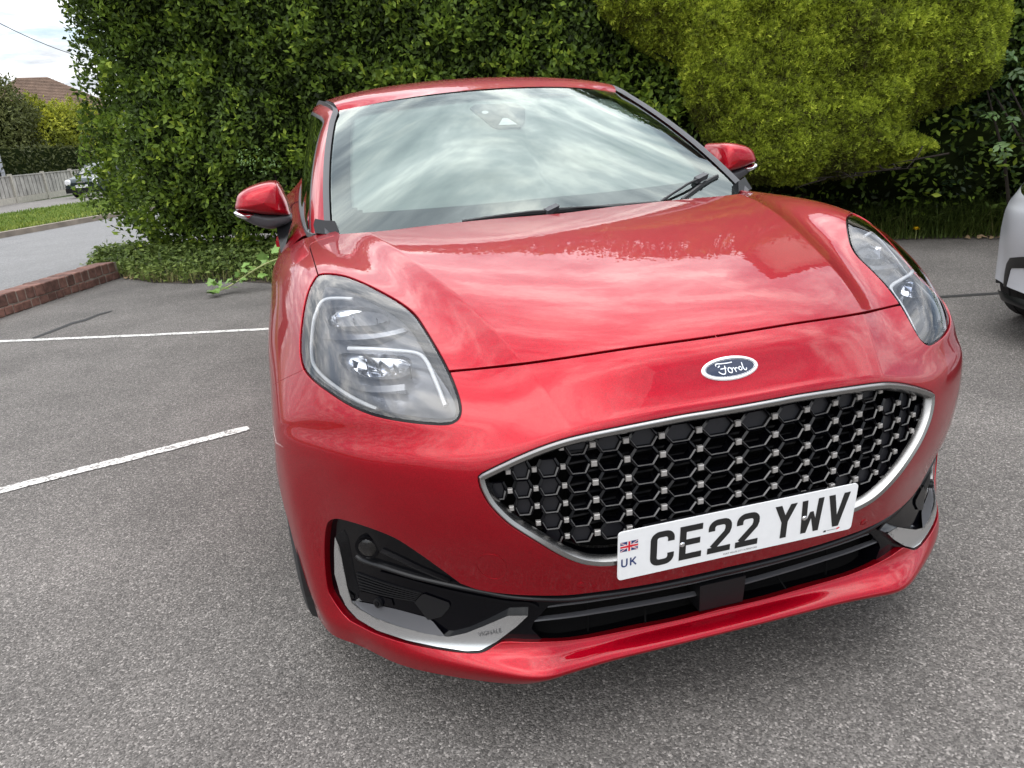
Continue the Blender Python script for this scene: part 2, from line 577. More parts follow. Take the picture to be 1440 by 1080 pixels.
# ---- outlines traced on the photograph (image-left half), dropped onto the surface
HL_OUT = [(447, 385.5), (465, 383.5), (487.5, 387), (512.5, 396.5), (540, 410), (565, 424.5), (585, 440.5), (600, 462), (615, 487), (627.5, 509.5), (640, 537), (648.5, 563), (650, 580), (644, 592.5), (628, 599), (595, 598), (565, 594.5), (535, 589), (510, 581), (485, 569), (460, 552.5), (440, 537.5), (426, 521), (421, 502.5), (420.5, 480), (422, 460), (425, 437.5), (430, 415), (437, 398)]
GR_TOP = [(1048, 566.5), (1000, 574.5), (960, 581), (910, 590.5), (860, 600.5), (826, 607.5), (793, 615.5), (760, 626.5), (726, 640.5), (693, 656), (676, 664.5)]
GR_BOT = [(671, 669), (671, 677), (675, 690), (684, 707), (697, 722.5), (714, 738), (735, 752), (758, 766), (781, 779.5), (804, 790), (827, 796), (856, 797), (900, 791), (960, 780), (1048, 760)]
LOW_OUT_TOP = [(1040, 793), (1000, 803), (940, 816), (890, 825), (840, 832), (790, 837), (727.5, 836), (677.5, 830), (648, 820.5)]
LOW_OUT_FANG = [(623, 802), (590, 778.5), (556.7, 757), (523, 743), (490, 732.5), (472, 729), (462, 732.5), (457.5, 742), (455.5, 762), (455.5, 787), (457.5, 813), (461, 832), (468, 845), (480, 862), (491.7, 874)]
LOW_OUT_BOT = [(503, 880), (531, 893.5), (572.8, 906.5), (614.4, 914.5), (656, 919.5), (680, 918), (700, 907), (712, 903.5), (755, 904), (815, 900), (890, 886), (960, 871.5), (1040, 851)]
SHUT = [(1040, 459.8), (990, 469), (940, 478.8), (880, 490), (740, 510.7), (632, 522), (622, 523)]
WING_GAP = [(448.5, 392), (446.3, 384), (441, 366), (436.8, 352), (435.2, 347), (438, 342), (446, 338.5), (456, 335.5), (470, 331.5)]
BON_REAR = [(477, 329.4), (540, 324.7), (590, 318.7), (652.5, 312), (715, 306), (747.5, 303.5), (790, 300), (835, 295.5), (860, 292.5)]
BUMP_WING = [(428, 519.5), (423, 522), (402, 531.7), (383.6, 541.4)]


def clip_center(uv, first=True):
    """keep u>=0 end exactly on the centre line"""
    uv = uv.copy()
    (uv if first else uv[::-1])[0][0] = 0.0
    return uv


hl = cast_curve(HL_OUT, closed=True)


def start_center(pts, step=4.0, off=0.0, smooth=True):
    """cast a curve that has one end on the centre line; that end lands exactly on u = 0"""
    p = resample(catmull(pts, 8) if smooth else np.array(pts, float), step)
    rev = p[0][0] < p[-1][0]                     # make it run from the centre outwards
    if rev: p = p[::-1]
    out = []
    for q in p[::-1]:                            # from outside towards the centre, stop at the first miss
        c = cast(q[0], q[1], off, strict=True)
        if c is None or c[0] < 0.04: break
        out.append(c)
    out = np.array(out)
    k = max(0, len(out) - 6)
    sl = (out[-1][1] - out[k][1]) / min(out[-1][0] - out[k][0], -1e-6)
    out = np.vstack([out, [0.0, out[-1][1] - sl * out[-1][0]]])[::-1]
    return out[::-1] if rev else out


gr_loop = np.vstack([start_center(GR_TOP), start_center(GR_BOT)])
low_loop = np.vstack([start_center(LOW_OUT_TOP), cast_curve(LOW_OUT_FANG), start_center(LOW_OUT_BOT)])
shut = start_center(SHUT)
_m = shut[:, 0] < 1.25                            # level the bonnet line as it meets the centre
_q = shut[(shut[:, 0] > 1.15) & (shut[:, 0] < 1.6)]
_sl = np.polyfit(_q[:, 0], _q[:, 1], 1)[0]; _v1 = np.interp(1.25, shut[:, 0], shut[:, 1])
shut[_m, 1] = (_v1 - _sl * .625) + _sl * .625 * (shut[_m, 0] / 1.25) ** 2
wing_gap = cast_curve(WING_GAP)
bon_rear = start_center(BON_REAR)
bw = cast_curve(BUMP_WING)
bw = np.vstack([bw, [bw[-1][0] + 0.6 * (NC - 1 - bw[-1][0]), bw[-1][1] + 0.1], [NC - 1, bw[-1][1] + 0.15]])


def gap_poly(line, w=0.0022):
    a = uv_offset(line, w); b = uv_offset(line, -w)
    r = np.vstack([a, b[::-1]])
    r[:, 0] = np.clip(r[:, 0], 0, NC - 1)
    r[:, 1] = np.clip(r[:, 1], 0, NR - 1)
    return r


def densify(line, step=0.08):
    return resample(line, step)


bon_rear[:, 1] = np.maximum(bon_rear[:, 1], 0.0)
shut_g = gap_poly(densify(shut), 0.0044); wing_g = gap_poly(densify(wing_gap), 0.0028); bw_g = gap_poly(densify(bw), 0.0012)
# panel regions
hl_mid = hl.mean(0)
bonnet_poly = np.vstack([shut, [hl_mid], wing_gap, bon_rear])
bumper_poly = np.vstack([shut, [hl_mid], bw, [[NC - 1, NR - 1], [0, NR - 1]]])

# ---- one constrained triangulation of the half surface, split into panels


def triangulate():
    pts, edges = [], []

    def add_line(uv, closed):
        b = len(pts)
        pts.extend([tuple(p) for p in uv])
        n = len(uv)
        edges.extend([(b + i, b + (i + 1) % n) for i in range(n if closed else n - 1)])
    for poly in (hl, shut_g, wing_g, bw_g): add_line(poly, True)
    for poly in (gr_loop, low_loop, bon_rear): add_line(poly, False)
    add_line([(0, 0), (NC - 1, 0), (NC - 1, NR - 1), (0, NR - 1)], True)
    gu = np.unique(np.r_[np.linspace(0, NC - 1, (NC - 1) * 11 + 1)])
    gv = np.linspace(0, NR - 1, (NR - 1) * 11 + 1)
    pts.extend([(a, b) for a in gu for b in gv])
    r = delaunay_2d_cdt([Vector(p) for p in pts], edges, [], 0, 1e-5)
    V = np.array([tuple(p) for p in r[0]]); F = np.array([list(f) for f in r[2]])
    return V, F


TV, TF = triangulate()
cen = TV[TF].mean(1)
TF = TF[cen[:, 0] > 1e-5]
cen = TV[TF].mean(1)
cls = np.full(len(TF), 3)                       # 3 wing
cls[in_poly(cen, bumper_poly)] = 2
cls[in_poly(cen, bonnet_poly)] = 1
# everything behind the bonnet's rear edge is open cowl
cowl = np.vstack([[[0, -1]], bon_rear[::-1], [[wing_gap[-1][0] + .35, -1]]])
_br = bon_rear if bon_rear[0][0] < bon_rear[-1][0] else bon_rear[::-1]
_vb = np.interp(cen[:, 0], _br[:, 0], _br[:, 1])
cls[(cen[:, 0] < _br[-1][0] + 0.0) & (cen[:, 1] < _vb)] = 9
for g in (shut_g, wing_g, bw_g): cls[in_poly(cen, g)] = 8
cls[in_poly(cen, np.vstack([gr_loop, [[0, gr_loop[-1][1]]]]))] = 5
cls[in_poly(cen, low_loop)] = 6
cls[in_poly(cen, hl)] = 4


def panel_geo(c, off=0.0, flange=0.014, edge=0.0018, keep_center=True):
    """verts, normals, faces of one region on the half, with a rolled edge"""
    F = TF[cls == c]
    used = np.unique(F)
    mp = -np.ones(len(TV), int); mp[used] = np.arange(len(used))
    uv = TV[used]
    P, Su, Sv, n = S_eval(uv, True)
    P = P + off * n
    P[uv[:, 0] < 1e-6, 0] = 0
    F = mp[F]
    # orientation: normals outward
    a = np.cross(P[F[:, 1]] - P[F[:, 0]], P[F[:, 2]] - P[F[:, 0]])
    bad = np.einsum('ij,ij->i', a, n[F[:, 0]]) < 0
    F[bad] = F[bad][:, ::-1]
    V, Nn, faces = list(P), list(n), [tuple(f) for f in F]
    if flange > 0:
        cnt = {}
        for f in faces:
            for i in range(3):
                e = (f[i], f[(i + 1) % 3]); cnt[e] = cnt.get(e, 0) + 1
        bnd = [e for e in cnt if (e[1], e[0]) not in cnt and not (uv[e[0], 0] < 1e-6 and uv[e[1], 0] < 1e-6)]
        outv = {}
        for a_, b_ in bnd:
            t = P[b_] - P[a_]
            o = np.cross(t, n[a_])
            for k in (a_, b_): outv[k] = outv.get(k, 0) + o / (np.linalg.norm(o) + 1e-12)
        idx = {}
        for k, o in outv.items():
            o = o / (np.linalg.norm(o) + 1e-12)
            if uv[k, 0] < 1e-6: o[0] = 0
            b = len(V)
            V.append(P[k]); Nn.append(n[k])
            V.append(P[k] + o * edge * .7 - n[k] * edge * .3); Nn.append((n[k] + o) / np.linalg.norm(n[k] + o))
            V.append(P[k] + o * edge - n[k] * edge); Nn.append(o)
            V.append(P[k] + o * edge - n[k] * flange); Nn.append(o)
            idx[k] = b
        for a_, b_ in bnd:
            for j in range(3):
                faces.append((idx[b_] + j, idx[a_] + j, idx[a_] + j + 1, idx[b_] + j + 1))
    return np.array(V), np.array(Nn), faces, uv


def both_sides(V, Nn, faces):
    """mirror a half onto a whole, welding the centre line"""
    n = len(V)
    onc = np.abs(V[:, 0]) < 1e-6
    mp = np.arange(n) + n
    mp[onc] = np.arange(n)[onc]
    V2 = np.vstack([V, V * MX]); N2 = np.vstack([Nn, Nn * MX])
    F2 = faces + [tuple(reversed([int(mp[i]) for i in f])) for f in faces]
    used = np.unique(np.concatenate([np.array(f) for f in F2]))
    m2 = -np.ones(2 * n, int); m2[used] = np.arange(len(used))
    return V2[used], N2[used], [tuple(int(m2[i]) for i in f) for f in F2]


car = tag(empty('parked_car', (0, 0, 0)), 'glossy red metallic crossover car parked in front of the hedge', 'car')


def full_panel(name, c, mat, **k):
    V, Nn, f, _ = panel_geo(c, **k)
    V, Nn, f = both_sides(V, Nn, f)
    return mobj(name, V, f, mat, car, normals=Nn)


def half_panels(name, c, mat, parents=None, **k):
    V, Nn, f, _ = panel_geo(c, **k)
    r = []
    for s in (-1, 1):
        v2, f2 = side_xf(V, f, s)
        r.append(mobj(name, v2, f2, mat, car, normals=Nn * (MX if s < 0 else 1)))
    return r


bonnet = full_panel('bonnet', 1, M['red'])
bumper = full_panel('bumper', 2, M['red'], flange=0.022)
wings = half_panels('wing', 3, M['red'])
# dark carrier under the shut lines
_c0 = cls.copy()
_lines = np.vstack([densify(shut, .15), densify(wing_gap, .15), densify(bw, .15)])
_near = np.array([np.min(np.sum((_lines - c) ** 2, axis=1)) < .3 ** 2 for c in cen])
cls[:] = np.where(np.isin(_c0, (1, 2, 3, 8)) & _near, 7, np.where(np.isin(_c0, (1, 2, 3, 8)), 10, _c0))
carrier = full_panel('inner_carrier', 7, M['gap'], off=-0.013, flange=0)
cls[:] = _c0


# ------------------------------------------------------------------ pieces that sit on or behind the surface
def on_surf(uv, off=0.0):
    P, Su, Sv, n = S_eval(uv, True)
    if hasattr(off, '__len__'): off = np.array(off)[:, None]
    return P + off * n, n


def sweep(P, n, prof, closed=False):
    """profile points (a, b): a along side = n x t, b along n"""
    P = np.array(P); n = np.array(n)
    t = (np.roll(P, -1, 0) - np.roll(P, 1, 0)) if closed else np.gradient(P, axis=0)
    t /= np.linalg.norm(t, axis=1)[:, None] + 1e-12
    sd = np.cross(n, t); sd /= np.linalg.norm(sd, axis=1)[:, None] + 1e-12
    m = len(prof)
    V = np.concatenate([[P[i] + a * sd[i] + b * n[i] for a, b in prof] for i in range(len(P))])
    k = len(P)
    f = []
    for i in range(k if closed else k - 1):
        i2 = (i + 1) % k
        for j in range(m):
            j2 = (j + 1) % m
            f.append((i * m + j, i2 * m + j, i2 * m + j2, i * m + j2))
    if not closed:
        f.append(tuple(range(m))); f.append(tuple(reversed([(k - 1) * m + j for j in range(m)])))
    return V, f


def fix_orient(V, f):
    """make a closed solid's faces point outward (signed volume)"""
    V = np.array(V)
    vol = 0
    for q in f:
        for i in range(1, len(q) - 1):
            vol += np.dot(V[q[0]], np.cross(V[q[i]], V[q[i + 1]]))
    return f if vol > 0 else flip(f)


def put_side(name, V, f, mat, s, parent, auto=35):
    v2, f2 = side_xf(V, f, s)
    return mobj(name, v2, f2, mat, parent, auto=auto)


def swept(name, uv, prof, mat, s, parent, off=0.0, closed=False, auto=40):
    P, n = on_surf(uv, off)
    V, f = sweep(P, n, prof, closed)
    return put_side(name, V, fix_orient(V, f), mat, s, parent, auto)


def round_prof(w, h, k=8):
    return [(w * math.cos(2 * math.pi * i / k), h * math.sin(2 * math.pi * i / k)) for i in range(k)]


def patch_in(loop, off, dens=5, off_fn=None):
    """triangulated patch of the surface inside a closed uv loop, shifted along the normal"""
    lo, hi = loop.min(0), loop.max(0)
    pts = [tuple(p) for p in loop]
    n = len(pts)
    ed = [(i, (i + 1) % n) for i in range(n)]
    for a in np.arange(lo[0], hi[0], 1 / dens):
        for b in np.arange(lo[1], hi[1], 1 / dens):
            pts.append((a, b))
    r = delaunay_2d_cdt([Vector(p) for p in pts], ed, [], 0, 1e-6)
    V = np.array([tuple(p) for p in r[0]]); F = np.array([list(f) for f in r[2]])
    F = F[in_poly(V[F].mean(1), loop)]
    used = np.unique(F); mp = -np.ones(len(V), int); mp[used] = np.arange(len(used))
    uv = V[used]; F = mp[F]
    P, n_ = on_surf(uv)
    o = off_fn(uv) if off_fn else np.full(len(uv), off)
    P = P + n_ * o[:, None]
    a = np.cross(P[F[:, 1]] - P[F[:, 0]], P[F[:, 2]] - P[F[:, 0]])
    bad = np.einsum('ij,ij->i', a, n_[F[:, 0]]) < 0
    F[bad] = F[bad][:, ::-1]
    return P, n_, [tuple(f) for f in F], uv


def wall(loop, o1, o2, closed=True):
    """strip between two depths along a loop"""
    A, n = on_surf(loop, o1); B, _ = on_surf(loop, o2)
    k = len(loop)
    f = [(i, (i + 1) % k, k + (i + 1) % k, k + i) for i in range(k if closed else k - 1)]
    return np.vstack([A, B]), f


def area_sign(loop):
    x, y = loop[:, 0], loop[:, 1]
    return np.sign(np.sum(x * np.roll(y, -1) - np.roll(x, -1) * y))


def inset(loop, d):
    """shrink a closed uv loop by d metres"""
    a = uv_offset(loop, d, True); b = uv_offset(loop, -d, True)
    def ar(l): return abs(np.sum(l[:, 0] * np.roll(l[:, 1], -1) - np.roll(l[:, 0], -1) * l[:, 1]))
    return a if (ar(a) < ar(b)) == (d > 0) else b


# ---- headlamps
DRL_OUTER = [(496, 420.5), (475, 419.5), (460, 420.5), (451, 426), (445.5, 437.5), (441, 452.5), (438.8, 475), (438, 495), (441, 512.5), (452.5, 527.5), (470, 542.5), (492.5, 557.5), (515, 568.8), (530, 575.5)]
DRL_INNER = [(490, 490), (520, 490.8), (555, 493), (580, 495.5), (592.5, 500), (601, 510), (610, 530), (617.5, 547.5), (626, 570)]
LAMP_HI = [(459, 438), (480, 434), (510, 434.5), (540, 441), (548, 452), (535, 459), (500, 461), (470, 460), (458, 452)]
LAMP_LO = [(480, 499), (520, 500), (560, 502), (578, 508), (577, 518), (562, 527), (535, 531), (505, 529), (487, 519)]
STEP_A = [(456, 474), (490, 476), (520, 476), (548, 472), (572, 466)]
STEP_B = [(480, 535), (510, 546), (540, 548), (570, 546)]


def headlamp(s):
    root = mobj('headlamp', *side_xf(*wall(hl, -0.004, -0.075), s), M['black_matt'], car, auto=40)
    lens_loop = inset(hl, 0.0068)
    P, n, f, uv = patch_in(lens_loop, -0.003, 10)
    v2, f2 = side_xf(P, f, s)
    mobj('lens', v2, f2, M['lens'], root, normals=n * (MX if s < 0 else 1))
    # black border on the inside of the lens
    inner = inset(hl, 0.0125)
    A, na = on_surf(inset(hl, .0015), -0.007); B, nb = on_surf(inner, -0.008)
    k = len(A)
    f = [(i, (i + 1) % k, k + (i + 1) % k, k + i) for i in range(k)]
    V = np.vstack([A, B]); f = f if np.dot(np.cross(V[f[0][1]] - V[f[0][0]], V[f[0][2]] - V[f[0][0]]), na[0]) > 0 else flip(f)
    mobj('lens_border', *side_xf(V, f, s), M['black_gloss'], root, auto=60)
    # floor of the lamp: stepped grey bezel, deeper towards the middle
    c = hl.mean(0)
    rad = np.linalg.norm((hl - c), axis=1).mean()

    def depth(q):
        d = np.linalg.norm((q - c), axis=1) / rad
        return -0.03 - 0.035 * np.clip(1.15 - d, 0, 1)
    P, n, f, uv = patch_in(inner, 0, 8, depth)
    mobj('bezel', *side_xf(P, f, s), M['lamp_grey'], root, auto=60)
    V, f = wall(inner, -0.006, -0.032)
    mobj('bezel_wall', *side_xf(V, f, s), M['black_gloss'], root, auto=40)
    # light guides
    for nm, crv, w in (('light_guide', DRL_OUTER, 0.0042), ('light_guide', DRL_INNER, 0.0044)):
        uvc = cast_curve(crv, 5, -0.022)
        swept(nm, uvc, round_prof(w, 0.004, 10), M['drl'], s, root, off=-0.022)
    # dark shroud pieces beside the outer guide
    uvc = cast_curve([(432, 450), (430, 478), (430, 500), (436, 520), (450, 536), (475, 553), (505, 570), (540, 584), (580, 590)], 5, -0.02)
    swept('shroud', uvc, [(-.008, -.012), (.008, -.012), (.006, .002), (-.006, .002)], M['black_gloss'], s, root, off=-0.022)
    for crv in (STEP_A, STEP_B):
        uvc = cast_curve(crv, 5, -0.04)
        swept('bezel_step', uvc, [(-.006, -.012), (.006, -.012), (.006, .004), (-.006, .007)], M['lamp_grey'], s, root, off=-0.04)
    # reflector modules with a row of facets
    for crv, nf in ((LAMP_HI, 3), (LAMP_LO, 5)):
        lp = cast_curve(crv, 5, -0.035, closed=True)
        P, n, f, uv = patch_in(lp, -0.040, 12)
        cc = P.mean(0)
        ext = np.abs(P - cc).max(0)
        V = P.copy()
        r = np.sqrt((((P - cc) / (ext + 1e-6)) ** 2).sum(1))
        V = P - n * (0.022 * np.clip(1 - r, 0, 1))[:, None]
        mod = mobj('reflector', *side_xf(V, f, s), M['reflector'], root, auto=70)
        V, f = wall(lp, -0.030, -0.046)
        mobj('reflector_rim', *side_xf(V, f, s), M['lamp_grey'], mod, auto=60)
        for i in range(nf):
            a = (i + 0.5) / nf
            q = lp[:, 0].min() + (lp[:, 0].max() - lp[:, 0].min()) * a, 0
            uvm = np.array([[q[0], lp[:, 1].mean()]])
            Pm, nm_ = on_surf(uvm, -0.047)
            mb = MB().obox(Pm[0] * (MX if s < 0 else 1), (0.0012, 0, 0), (0, 0.012, 0), (0, 0, 0.011))
            mb.build('fin', M['reflector'], mod)
    return root


lamps = [headlamp(s) for s in (-1, 1)]

# ---- radiator grille: chrome frame, honeycomb, studs
grille = mobj('grille', *[np.vstack([p, p * MX]) if i == 0 else p + [tuple(k + len(q) for k in fc) for fc in flip(p)] for q in [wall(gr_loop, -0.004, -0.05, False)[0]] for i, p in enumerate((q, wall(gr_loop, -0.004, -0.05, False)[1]))], M['black_gloss'], car, auto=40)
gl = gr_loop
Pg, ng = on_surf(gl, 0)
full = np.vstack([Pg, (Pg * MX)[::-1][1:-1]]); fulln = np.vstack([ng, (ng * MX)[::-1][1:-1]])
_sg = 1.0
_t = full[1] - full[0]
if np.cross(fulln[0], _t)[2] > 0: _sg = -1.0            # side should point to the inside (down at the top edge)


def ring(name, prof, mat):
    V, f = sweep(full, fulln, [(_sg * a, b) for a, b in prof], True)
    return mobj(name, V, fix_orient(V, f), mat, grille, auto=25)


ring('frame_gap', [(.0000, -.010), (.0045, -.010), (.0045, -.002), (.0000, -.002)], M['black_gloss'])
ring('chrome_frame', [(.0030, -.012), (.0036, .0005), (.0066, .0042), (.0084, .0042), (.0148, .0010), (.0178, -.008), (.0178, -.016)], M['satin'])

NODE_X = [0, .0805, .1545, .2235, .2860, .3435, .3960, .4430, .4850]
NODE_Z = [.690, .6535, .6165, .5800, .5445, .5100]
NODE_Y = lambda x, z: 0.0 + 0.008 * max(0, (z - .62) / .07) + 0.262 * x * x + 0.002


def inside_grille(x, z, m=0.004):
    uvp = full_xz
    return in_poly(np.array([[abs(x), z]]), uvp)[0]


full_xz = np.stack([np.r_[Pg[:, 0]], np.r_[Pg[:, 2]]], 1)
_ins = []
for i in range(len(full_xz)):
    a = full_xz[max(i - 1, 0)]; b = full_xz[min(i + 1, len(full_xz) - 1)]
    t = (b - a) / (np.linalg.norm(b - a) + 1e-9)
    nrm = np.array([-t[1], t[0]])
    _ins.append(full_xz[i] + nrm * 0.013 * (1 if np.dot(nrm, np.array([0.2, 0.6]) - full_xz[i]) > 0 else -1))
full_xz = np.array(_ins)
full_xz[0][0] = full_xz[-1][0] = -0.01


def hex_cell(x0, x1, z, name='honeycomb_cell'):
    """one flat-topped hexagonal ring between two studs, with a raised rim, its lower half greyed as painted sky reflection"""
    w = x1 - x0; cx = (x0 + x1) / 2
    h = 0.0183
    fl = 0.22 * w
    def P(x, zz, d=0.0): return np.array([x, NODE_Y(x, zz) + d, zz])
    outer = [(x0 + .002, z), (cx - fl - .003, z - h), (cx + fl + .003, z - h), (x1 - .002, z), (cx + fl + .003, z + h), (cx - fl - .003, z + h)]
    def shrink(k, kz): return [(cx + (a - cx) * k, z + (b - z) * kz) for a, b in outer]
    r1 = shrink(1 - .0060 / w * 2, 1 - .0016 / h * 1.0); r2 = shrink(1 - .0083 / w * 2, 1 - .0026 / h)
    V = [P(a, b, 0.003) for a, b in outer] + [P(a, b, 0.0) for a, b in r1] + [P(a, b, 0.003) for a, b in r2] + [P(a, b, 0.024) for a, b in r2]
    f = []
    for ring_ in range(3):
        for i in range(6):
            j = (i + 1) % 6
            f.append((ring_ * 6 + i, ring_ * 6 + j, (ring_ + 1) * 6 + j, (ring_ + 1) * 6 + i))
    keep = [k for k in range(6) if inside_grille(*outer[k])]
    if len(keep) < 4: return None
    return V, f


cell_id = 0
for zi, z in enumerate(NODE_Z):
    for i in range(-8, 8):
        x0 = math.copysign(NODE_X[abs(i)], i) if i else 0.0
        x1 = math.copysign(NODE_X[abs(i + 1)], i + 1) if i + 1 else 0.0
        g = hex_cell(x0, x1, z)
        if g is None: continue
        V, f = g
        me = bpy.data.meshes.new('honeycomb_cell')
        me.from_pydata([tuple(map(float, p)) for p in V], [], f)
        me.materials.append(M['black_gloss']); me.materials.append(M['rim_glint'])
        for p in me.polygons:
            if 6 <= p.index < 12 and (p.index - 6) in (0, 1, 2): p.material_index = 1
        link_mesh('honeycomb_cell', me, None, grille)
        # closed cells towards the edges
        cx = abs(x0 + x1) / 2
        if cx > 0.365 or zi == 0 or (zi == 5 and cx > .2) or (zi == 4 and cx > .33):
            hp = [V[12 + k] + np.array([0, 0.007, 0]) for k in range(6)]
            mobj('cell_blank', hp, [tuple(range(6))], M['cell_dark'], grille)
    for i in range(-8, 9):
        x = math.copysign(NODE_X[abs(i)], i) if i else 0.0
        if not inside_grille(x, z): continue
        k = 0.0056 if abs(x) < .3 else 0.0046
        y = NODE_Y(x, z)
        dydx = 0.524 * x
        t = np.array([1, dydx, 0]); t /= np.linalg.norm(t)
        nn = np.array([dydx, -1, 0]); nn /= np.linalg.norm(nn)
        c = np.array([x, y, z]) + nn * 0.003
        a = k * 1.02
        V = [c + t * sx * a * q - nn * dd + np.array([0, 0, sz * k * q]) for q, dd in ((1, 0.008), (1, .0015), (.78, 0)) for sx, sz in ((-1, -1), (1, -1), (1, 1), (-1, 1))]
        f = [(8, 9, 10, 11)] + [(r * 4 + q, r * 4 + (q + 1) % 4, (r + 1) * 4 + (q + 1) % 4, (r + 1) * 4 + q) for r in (0, 1) for q in range(4)]
        mobj('stud', V, f, M['stud'], grille, auto=20)
# dark box behind the honeycomb
bx = full_xz.copy()
V = [(x, NODE_Y(abs(x), z) + 0.05, z) for x, z in list(bx) + [(-a, b) for a, b in bx[::-1]]]
mobj('grille_back', V, [tuple(range(len(V)))], M['gap'], grille)
# horizontal shutter slats seen through the open cells
for z in np.arange(.50, .70, .022):
    MB().box((-.33, 0.040, z), (.33, 0.062, z + .004)).build('shutter_slat', M['black_satin'], grille)

def text_mesh(name, body, size, mat, origin, ex, ey, ez, parent, lift=.0006, spacing=1.0, ext=0.0):
    cu = bpy.data.curves.new(name, 'FONT')
    cu.body = body; cu.size = size; cu.space_character = spacing
    cu.align_x = 'CENTER'; cu.align_y = 'CENTER'; cu.resolution_u = 3; cu.extrude = ext
    o = bpy.data.objects.new('tmp', cu)
    COL.objects.link(o)
    dg_ = bpy.context.evaluated_depsgraph_get()
    me = bpy.data.meshes.new_from_object(o.evaluated_get(dg_))
    bpy.data.objects.remove(o); bpy.data.curves.remove(cu)
    ex, ey, ez = (np.array(k, float) for k in (ex, ey, ez))
    og = np.array(origin, float) + ez * lift
    for v in me.vertices:
        v.co = Vector(og + v.co.x * ex + v.co.y * ey + v.co.z * ez)
    me.name = name
    return link_mesh(name, me, mat, parent)


# ---- lower fascia: recessed black panel, lower grille, fog lamp, chrome blade
LG_TOP = [(1040, 804), (977, 818.5), (900, 832), (830, 843.5), (790, 848.5), (771, 852.5)]
LG_SIDE = [(771, 852.5), (751, 874), (747, 884), (762, 899)]
LG_BOT = [(762, 899), (800, 898.5), (860, 888.5), (920, 875.5), (980, 861.5), (1040, 847)]
FO = -0.018
lg_loop = np.vstack([start_center(LG_TOP, off=FO), cast_curve(LG_SIDE, off=FO, smooth=False)[1:-1], start_center(LG_BOT, off=FO)])
LOW_C = np.vstack([low_loop])
fascia = empty('lower_fascia')
fascia.parent = car


def half_patch_weld(loop, off, dens, mat, name, parent, hole=None, off_fn=None):
    lo, hi = loop.min(0), loop.max(0)
    pts = [tuple(p) for p in loop]; n = len(pts)
    ed = [(i, (i + 1) % n) for i in range(n)]
    if hole is not None:
        b = len(pts); pts += [tuple(p) for p in hole]
        ed += [(b + i, b + i + 1) for i in range(len(hole) - 1)]
    pts += [(a, b_) for a in np.arange(lo[0], hi[0], 1 / dens) for b_ in np.arange(lo[1], hi[1], 1 / dens)]
    r = delaunay_2d_cdt([Vector(p) for p in pts], ed, [], 0, 1e-6)
    V = np.array([tuple(p) for p in r[0]]); F = np.array([list(f) for f in r[2]])
    c = V[F].mean(1)
    k = in_poly(c, loop) & (c[:, 0] > 1e-6)
    if hole is not None: k &= ~in_poly(c, hole)
    F = F[k]; used = np.unique(F); mp = -np.ones(len(V), int); mp[used] = np.arange(len(used))
    uv = V[used]; F = mp[F]
    P, nn = on_surf(uv)
    P = P + nn * (off if off_fn is None else off_fn(uv)[:, None])
    P[uv[:, 0] < 1e-6, 0] = 0
    a = np.cross(P[F[:, 1]] - P[F[:, 0]], P[F[:, 2]] - P[F[:, 0]])
    bad = np.einsum('ij,ij->i', a, nn[F[:, 0]]) < 0
    F[bad] = F[bad][:, ::-1]
    V, Nn, f = both_sides(P, nn, [tuple(q) for q in F])
    return mobj(name, V, f, mat, parent, normals=Nn)


def sym_wall(loop, o1, o2, mat, name, parent):
    V, f = wall(loop, o1, o2, False)
    V2 = np.vstack([V, V * MX]); f2 = f + [tuple(k + len(V) for k in q) for q in flip(f)]
    return mobj(name, V2, f2, mat, parent, auto=40)


half_patch_weld(low_loop, FO, 8, M['black_gloss'], 'fascia_panel', fascia, hole=lg_loop)
sym_wall(low_loop, -0.004, FO - .004, M['black_gloss'], 'fascia_wall', fascia)
low_grille = sym_wall(lg_loop, FO, -0.075, M['black_gloss'], 'lower_grille', car)
half_patch_weld(lg_loop, -0.07, 6, M['gap'], 'lower_grille_back', low_grille)
BAR1 = [(1040, 803.5), (977, 819.5), (900, 834.5), (830, 846), (790, 851), (770, 853.5)]
BAR2 = [(1040, 823), (977, 837.5), (900, 852), (840, 862), (800, 868), (750, 873.5)]
for crv in (BAR1, BAR2):
    uvc = start_center(crv, off=-0.022)
    P, n = on_surf(uvc, -0.024)
    P[:, 0][uvc[:, 0] < 1e-6] = 0
    full_p = np.vstack([(P * MX)[::-1][:-1], P]); full_n = np.vstack([(n * MX)[::-1][:-1], n])
    V, f = sweep(full_p, full_n, [(-.0032, -.008), (.0032, -.008), (.0034, -.003), (.002, .002), (-.001, .003), (-.0034, -.002)])
    mobj('lower_grille_bar', V, fix_orient(V, f), M['bar_grey'], low_grille, auto=25)
for px in (826, 907):
    for s in (-1, 1):
        ua = cast(px, 846, -0.05); ub = cast(px + 1, 888, -0.05)
        A, _ = on_surf(np.array([ua, ub]), -0.05)
        A = A * (MX if s < 0 else 1)
        MB().tube([A[0], A[1]], 0.0022, 4).build('lower_grille_fin', M['gap'], low_grille)
# radar cover in the middle
_ra = on_surf(np.array([cast(979, 820, -0.02), cast(981, 855, -0.02)]), 0.0)[0]
hw = abs(_ra[:, 0]).mean(); zt, zb = _ra[0][2], _ra[1][2]
yc = _ra[:, 1].mean()
rc = MB()
rc.add([(-hw, yc + .006, zt), (hw, yc + .006, zt), (hw * .96, yc + .012, zb), (-hw * .96, yc + .012, zb), (-hw, yc + .06, zt), (hw, yc + .06, zt), (hw * .96, yc + .06, zb), (-hw * .96, yc + .06, zb)],
       [(3, 2, 1, 0), (0, 1, 5, 4), (1, 2, 6, 5), (2, 3, 7, 6), (3, 0, 4, 7)])
rc.build('radar_cover', M['black_satin'], car)

